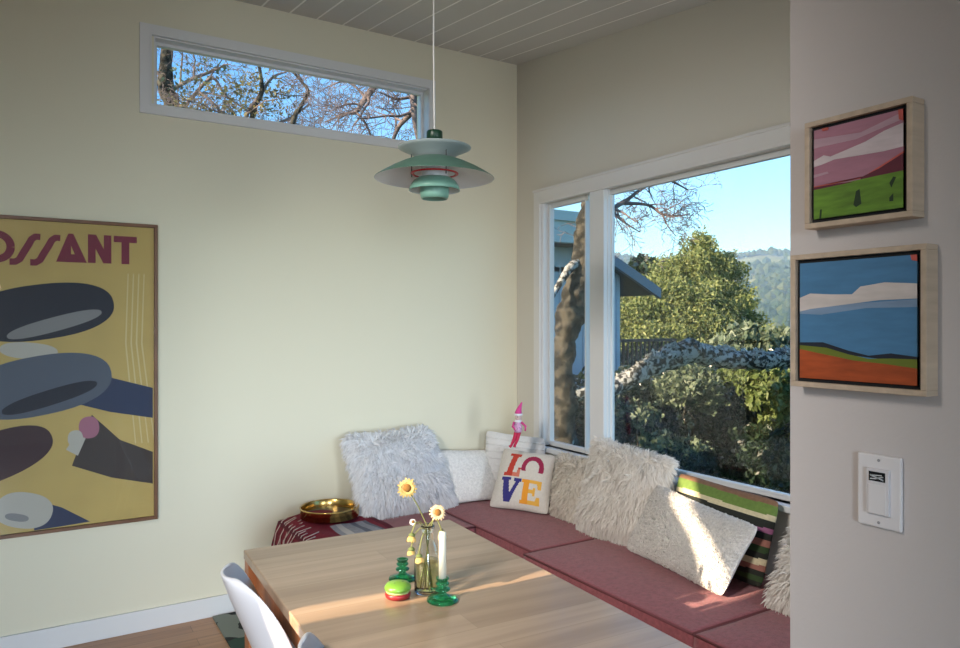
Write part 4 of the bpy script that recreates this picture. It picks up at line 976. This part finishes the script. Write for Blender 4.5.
# canopy towards the clerestory
q = MB()
limb([(4.128, 4.856, 3.475), (3.777, 5.425, 4.023), (3.261, 6.213, 3.898), (3.156, 6.395, 3.693), (3.081, 6.559, 3.563), (3.055, 6.693, 3.367)], [.07, .06, .045, .03, .022, .015], 3, .55, up=.02)
limb([(3.489, 5.837, 4.097), (3.161, 6.275, 3.995), (3.128, 6.295, 3.683), (3.223, 6.354, 3.318)], [.05, .04, .03, .02], 2, .5)
limb([(3.261, 6.213, 4.170), (2.970, 6.627, 4.083), (2.847, 6.821, 3.895), (2.761, 6.874, 3.752), (2.702, 7.028, 3.761), (2.561, 7.232, 3.707)], [.05, .04, .032, .02, .012, .007], 3, .50)
limb([(2.847, 6.821, 3.895), (2.764, 6.990, 4.070), (2.694, 7.150, 4.124), (2.535, 7.249, 4.041)], [.016, .012, .009, .005], 3, .42)
limb([(2.761, 6.874, 3.752), (2.847, 6.821, 3.631), (2.939, 6.882, 3.494), (3.009, 6.839, 3.288)], [.014, .012, .009, .006], 3, .42)
q.build('canopy', M_twig, t, smooth=True)

# --- trees seen through the clerestory
t = thing('tall_tree', 'tall tree with a thick straight trunk at the left of the clerestory', 'tree', (1.380, 9.723, 0.649))
q = MB(); lumpy(q, [(1.316, 9.763, 0.398), (1.401, 9.710, 3.403), (1.444, 9.684, 4.279), (1.380, 9.723, 4.529), (1.380, 9.723, 4.905), (1.422, 9.697, 5.405), (1.497, 9.886, 6.258)], [.16, .12, .10, .10, .07, .075, .06], seed=8); q.build('trunk', M_bark, t, smooth=True)
q = MB(); rnd = random.Random(8)
limb([(1.401, 9.710, 4.504), (1.635, 9.566, 4.654), (1.869, 9.539, 4.789), (2.086, 9.523, 4.927)], [.03, .025, .018, .01], 3, .6)
limb([(1.380, 9.723, 4.704), (1.209, 9.829, 4.779), (1.049, 9.927, 4.905)], [.03, .02, .012], 3, .5)
limb([(1.444, 9.684, 4.154), (1.635, 9.566, 4.404), (1.870, 9.421, 4.679), (2.041, 9.433, 4.486), (2.325, 9.375, 4.313)], [.03, .025, .02, .016, .01], 3, .6)
q.build('branches', M_twig, t, smooth=True)
leaf_cloud([B((1.689, 9.533, 4.742), .28, .3, .14), B((1.890, 9.526, 4.865), .22, .2, .10), B((1.262, 9.796, 4.717), .22, .2, .16), B((1.507, 9.645, 4.554), .3, .3, .1), B((1.550, 9.618, 4.216), .3, .3, .2)], 420, .028, 81).build('foliage', L_gr, t)
t = thing('leafy_tree', 'sparse yellow-leaved tree in the middle of the clerestory', 'tree', (2.275, 8.701, 0.452))
q = MB(); rnd = random.Random(9)
lumpy(q, [(2.296, 8.688, 0.452), (2.296, 8.688, 2.844), (2.173, 8.764, 3.681), (2.214, 8.739, 4.160), (2.296, 8.688, 4.399), (2.255, 8.714, 4.758)], [.10, .08, .05, .035, .025, .015], seed=9)
q.build('trunk', M_bark, t, smooth=True); q = MB()
limb([(2.173, 8.764, 3.681), (2.133, 8.789, 4.064), (2.255, 8.714, 4.303), (2.425, 8.726, 4.577), (2.599, 8.736, 4.684)], [.03, .026, .022, .016, .010], 3, .55)
limb([(2.173, 8.764, 3.681), (2.405, 8.739, 3.972), (2.641, 8.711, 4.121), (2.881, 8.680, 4.323)], [.03, .02, .015, .01], 3, .5)
limb([(2.173, 8.764, 3.681), (1.907, 8.811, 4.035), (1.766, 8.898, 4.224), (1.645, 8.972, 4.343)], [.03, .02, .014, .01], 3, .5)
q.build('branches', M_twig, t, smooth=True)
leaf_cloud([B((2.031, 8.852, 4.423), .32, .3, .2), B((2.255, 8.714, 4.495), .38, .3, .22), B((2.296, 8.688, 4.184), .45, .3, .2), B((1.645, 8.972, 4.189), .45, .3, .18), B((1.494, 9.065, 4.154), .3, .3, .16), B((1.927, 8.798, 4.106), .3, .3, .2), B((2.589, 8.743, 4.391), .3, .3, .22), B((1.766, 8.898, 4.366), .2, .2, .1)], 1100, .026, 91, shell=.1).build('foliage', L_yl, t)
t = thing('bare_tree', 'single bare curved branch right of the leafy tree in the clerestory', 'tree', (2.461, 8.117, 0.505))
q = MB(); rnd = random.Random(10)
lumpy(q, [(2.267, 8.236, 0.505), (2.315, 8.207, 2.558), (2.480, 8.105, 3.835), (2.558, 8.057, 4.063), (2.635, 8.009, 4.246), (2.577, 8.045, 4.360), (2.480, 8.105, 4.497), (2.422, 8.141, 4.668)], [.06, .05, .03, .024, .020, .016, .014, .01], seed=10, n=10)
q.build('trunk', M_bark, t, smooth=True); q = MB()
limb([(2.606, 8.027, 4.314), (2.538, 8.069, 4.451), (2.461, 8.117, 4.542), (2.364, 8.177, 4.611)], [.010, .008, .006, .004], 1, .3)
q.build('branches', M_twig, t, smooth=True)

# --- neighbouring house
HX1 = (6.917, 7.500, 1.377)[0]
t = thing('neighbour_house', 'neighbouring grey-blue house with a low gabled roof, seen past the oak trunk', 'house', (5.2, 9, -1.2))
M_sid = mat('bluish_siding', (.46, .50, .55), .7); M_fas = mat('fascia_grey_green', (.50, .54, .50), .6); M_sof = mat('dark_soffit', (.10, .09, .085), .8); M_shg = mat('slate_shingle', (.10, .13, .17), .85, bump=.6, bscale=20)
m = MB().box(3.6, HX1, 7.5, 12, -1.3, 2.35)
k = 3.65
while k < HX1: m.box(k, k + .018, 7.488, 7.5, -1.3, 2.35); k += .2
m.build('wall', M_sid, t)
e0 = (7.447, 7.300, 2.079); e1 = (6.607, 7.300, 2.489); sl = (e1[2] - e0[2]) / (e1[0] - e0[0])
rx = 4.7; rz_ = e0[2] + sl * (rx - e0[0])
def roofslab(y0, y1, dz0, dz1):
    q = MB(); q.prism([(rx, rz_ + dz0), (e0[0], e0[2] + dz0), (e0[0], e0[2] + dz1), (rx, rz_ + dz1)], fy, y0, y1)
    xl = 2 * rx - e0[0]; q.prism([(rx, rz_ + dz0), (xl, e0[2] + dz0), (xl, e0[2] + dz1), (rx, rz_ + dz1)], fy, y0, y1); return q
roofslab(7.3, 12.3, -.06, .02).build('roof', M_shg, t)
roofslab(7.24, 7.3, -.12, .02).build('barge_board', mat('slate_blue_trim', (.16, .19, .23), .6), t)
roofslab(7.3, 12.2, -.07, -.06).build('soffit', M_sof, t)
m = MB().prism([(4.0, 2.3), (HX1, 2.3), (HX1, e0[2] + sl * (HX1 - e0[0]) - .06), (rx, rz_ - .06)], fy, 7.5, 7.6); m.build('gable', M_sid, t)
za, zb = (5.394, 6.900, 2.944)[2], (5.394, 6.900, 2.593)[2]
xr = (5.865, 6.900, 2.770)[0]
m = MB().box(3.2, xr + .12, 6.9, 7.0, zb, za).box(3.2, xr + .12, 6.86, 6.9, za - .09, za + .03); m.build('porch_fascia', M_fas, t)
MB().box(3.2, xr + .12, 7.0, 8.2, zb + .02, za + .02).build('porch_roof', M_sof, t)
MB().box(3.25, 3.4, 6.95, 7.1, -1.3, zb + .02).build('porch_post', M_fas, t)
# deck and railing
RY = 8.6
r0, r1 = (7.763, 8.600, 1.346)[0], (9.124, 8.600, 1.331)[0]; rt = (8.367, 8.600, 1.356)[2]; rl = (8.367, 8.600, 0.753)[2]
t = thing('deck_railing', 'dark wooden deck with balustrade at the side of the neighbouring house', 'railing', ((r0 + r1) / 2, RY, rl))
M_dkw = mat('weathered_dark_wood', (.085, .06, .05), .8, vary=.2, vscale=5); M_dk2 = mat('grey_deck_boards', (.20, .17, .15), .8)
MB().box(r0 - .3, r1 + .03, RY - .05, RY + .06, rt - .045, rt).build('top_rail', M_dkw, t)
MB().box(r0 - .3, r1, RY - .02, RY + .02, rl - .02, rl + .02).build('bottom_rail', M_dkw, t)
k = r0 - .25
while k < r1 - .04: MB().box(k, k + .032, RY - .016, RY + .016, rl + .02, rt - .045).build('baluster', M_dkw, t); k += .095
for k in (r0 - .02, r1 - .05): MB().box(k, k + .085, RY - .045, RY + .045, rl - .2, rt + .0).build('post', M_dkw, t)
MB().box(r0 - .3, r1 + .05, RY - .1, RY + 2.4, rl - .2, rl - .06).build('deck_floor', M_dk2, t)
for k in (r0 + .1, r1 - .1): MB().box(k - .06, k + .06, RY + .1, RY + .22, -2.2, rl - .2).build('deck_leg', M_dkw, t)

# ------------------------------------------------------------------ light
w = bpy.data.worlds.new('sky'); SC.world = w; w.use_nodes = True; N = w.node_tree.nodes; L = w.node_tree.links
sk = N.new('ShaderNodeTexSky'); sk.sky_type = 'NISHITA'; sk.sun_disc = False; sk.sun_elevation = math.radians(22); sk.sun_rotation = math.radians(-90); sk.altitude = 200; sk.air_density = 1.0; sk.dust_density = .3; sk.ozone_density = 1.2
tn = N.new('ShaderNodeMix'); tn.data_type = 'RGBA'; tn.blend_type = 'MULTIPLY'; tn.inputs[0].default_value = 1; tn.inputs[7].default_value = (.42, .76, 1, 1)
L.new(sk.outputs[0], tn.inputs[6]); L.new(tn.outputs[2], N['Background'].inputs[0]); N['Background'].inputs[1].default_value = .36
TE = .375
sd = V((1, .0, -TE))
sl_ = bpy.data.lights.new('sun', 'SUN'); sl_.energy = 14; sl_.angle = math.radians(.53); sl_.color = (1, .78, .54)
so = bpy.data.objects.new('sun', sl_); COL.objects.link(so); so.rotation_euler = sd.to_track_quat('-Z', 'Y').to_euler(); so.location = (-8, 2, 6)
def portal(loc, rot, sx, sy):
    l = bpy.data.lights.new('portal_or_fill_light', 'AREA'); l.shape = 'RECTANGLE'; l.size = sx; l.size_y = sy; l.cycles.is_portal = True
    o = bpy.data.objects.new('portal_or_fill_light', l); COL.objects.link(o); o.location = loc; o.rotation_euler = rot
portal((XB + .14, (WY0 + WY1) / 2, (WZ0 + WZ1) / 2), (0, PI / 2, 0), WZ1 - WZ0, WY1 - WY0)
portal(((CX0 + CX1) / 2, YA + .14, (CZ0 + CZ1) / 2), (-PI / 2, 0, 0), CX1 - CX0, CZ1 - CZ0)
def lamp(name, loc, target, sx, sy, power, col, spread=180):
    l = bpy.data.lights.new(name, 'AREA'); l.shape = 'RECTANGLE'; l.size = sx; l.size_y = sy; l.energy = power; l.color = col; l.spread = math.radians(spread)
    o = bpy.data.objects.new(name, l); COL.objects.link(o); o.location = loc
    o.rotation_euler = (V(target) - V(loc)).to_track_quat('-Z', 'Y').to_euler()
lamp('portal_or_fill_light', (-1.17, -3.1, 1.25), (.55, 4.1, .30), 1.3, 1.9, 23, (.74, .87, 1), 48)      # cool fill added behind the camera, narrowed so the upper wall stays dim
lamp('portal_or_fill_light', (2.15, -3.1, 1.25), (2.4, 4, .7), 1.1, 1.9, 18, (.80, .90, 1), 70)  # second cool fill added from behind, aimed along the window seat
lamp('room_fill', (-1.2, 1.0, 2.65), (2.4, 2.75, .5), .5, .5, 19, (1, .93, .86), 72)    # neutral fill added out of view, aimed at the bench and table
lamp('room_fill', (-.6, -1.6, 2.0), (-.6, -1.2, 4), .5, .5, 7, (1, .82, .62), 180)  # warm fill added behind the camera, pointing up at the ceiling

# ------------------------------------------------------------------ camera
cd = bpy.data.cameras.new('camera'); cd.sensor_width = 36; cd.lens = 719 / 960 * 36; cd.clip_end = 3000; cd.clip_start = .02
co = bpy.data.objects.new('camera', cd); COL.objects.link(co); co.location = (0, 0, 1.6)
co.rotation_euler = (PI / 2, 0, -math.atan2(443.5, 719)); SC.camera = co
vs_ = SC.view_settings; SC.display_settings.display_device = 'sRGB'
vs_.view_transform = 'Standard'; vs_.look = 'None'; vs_.gamma = 1; vs_.exposure = 0; vs_.use_curve_mapping = False
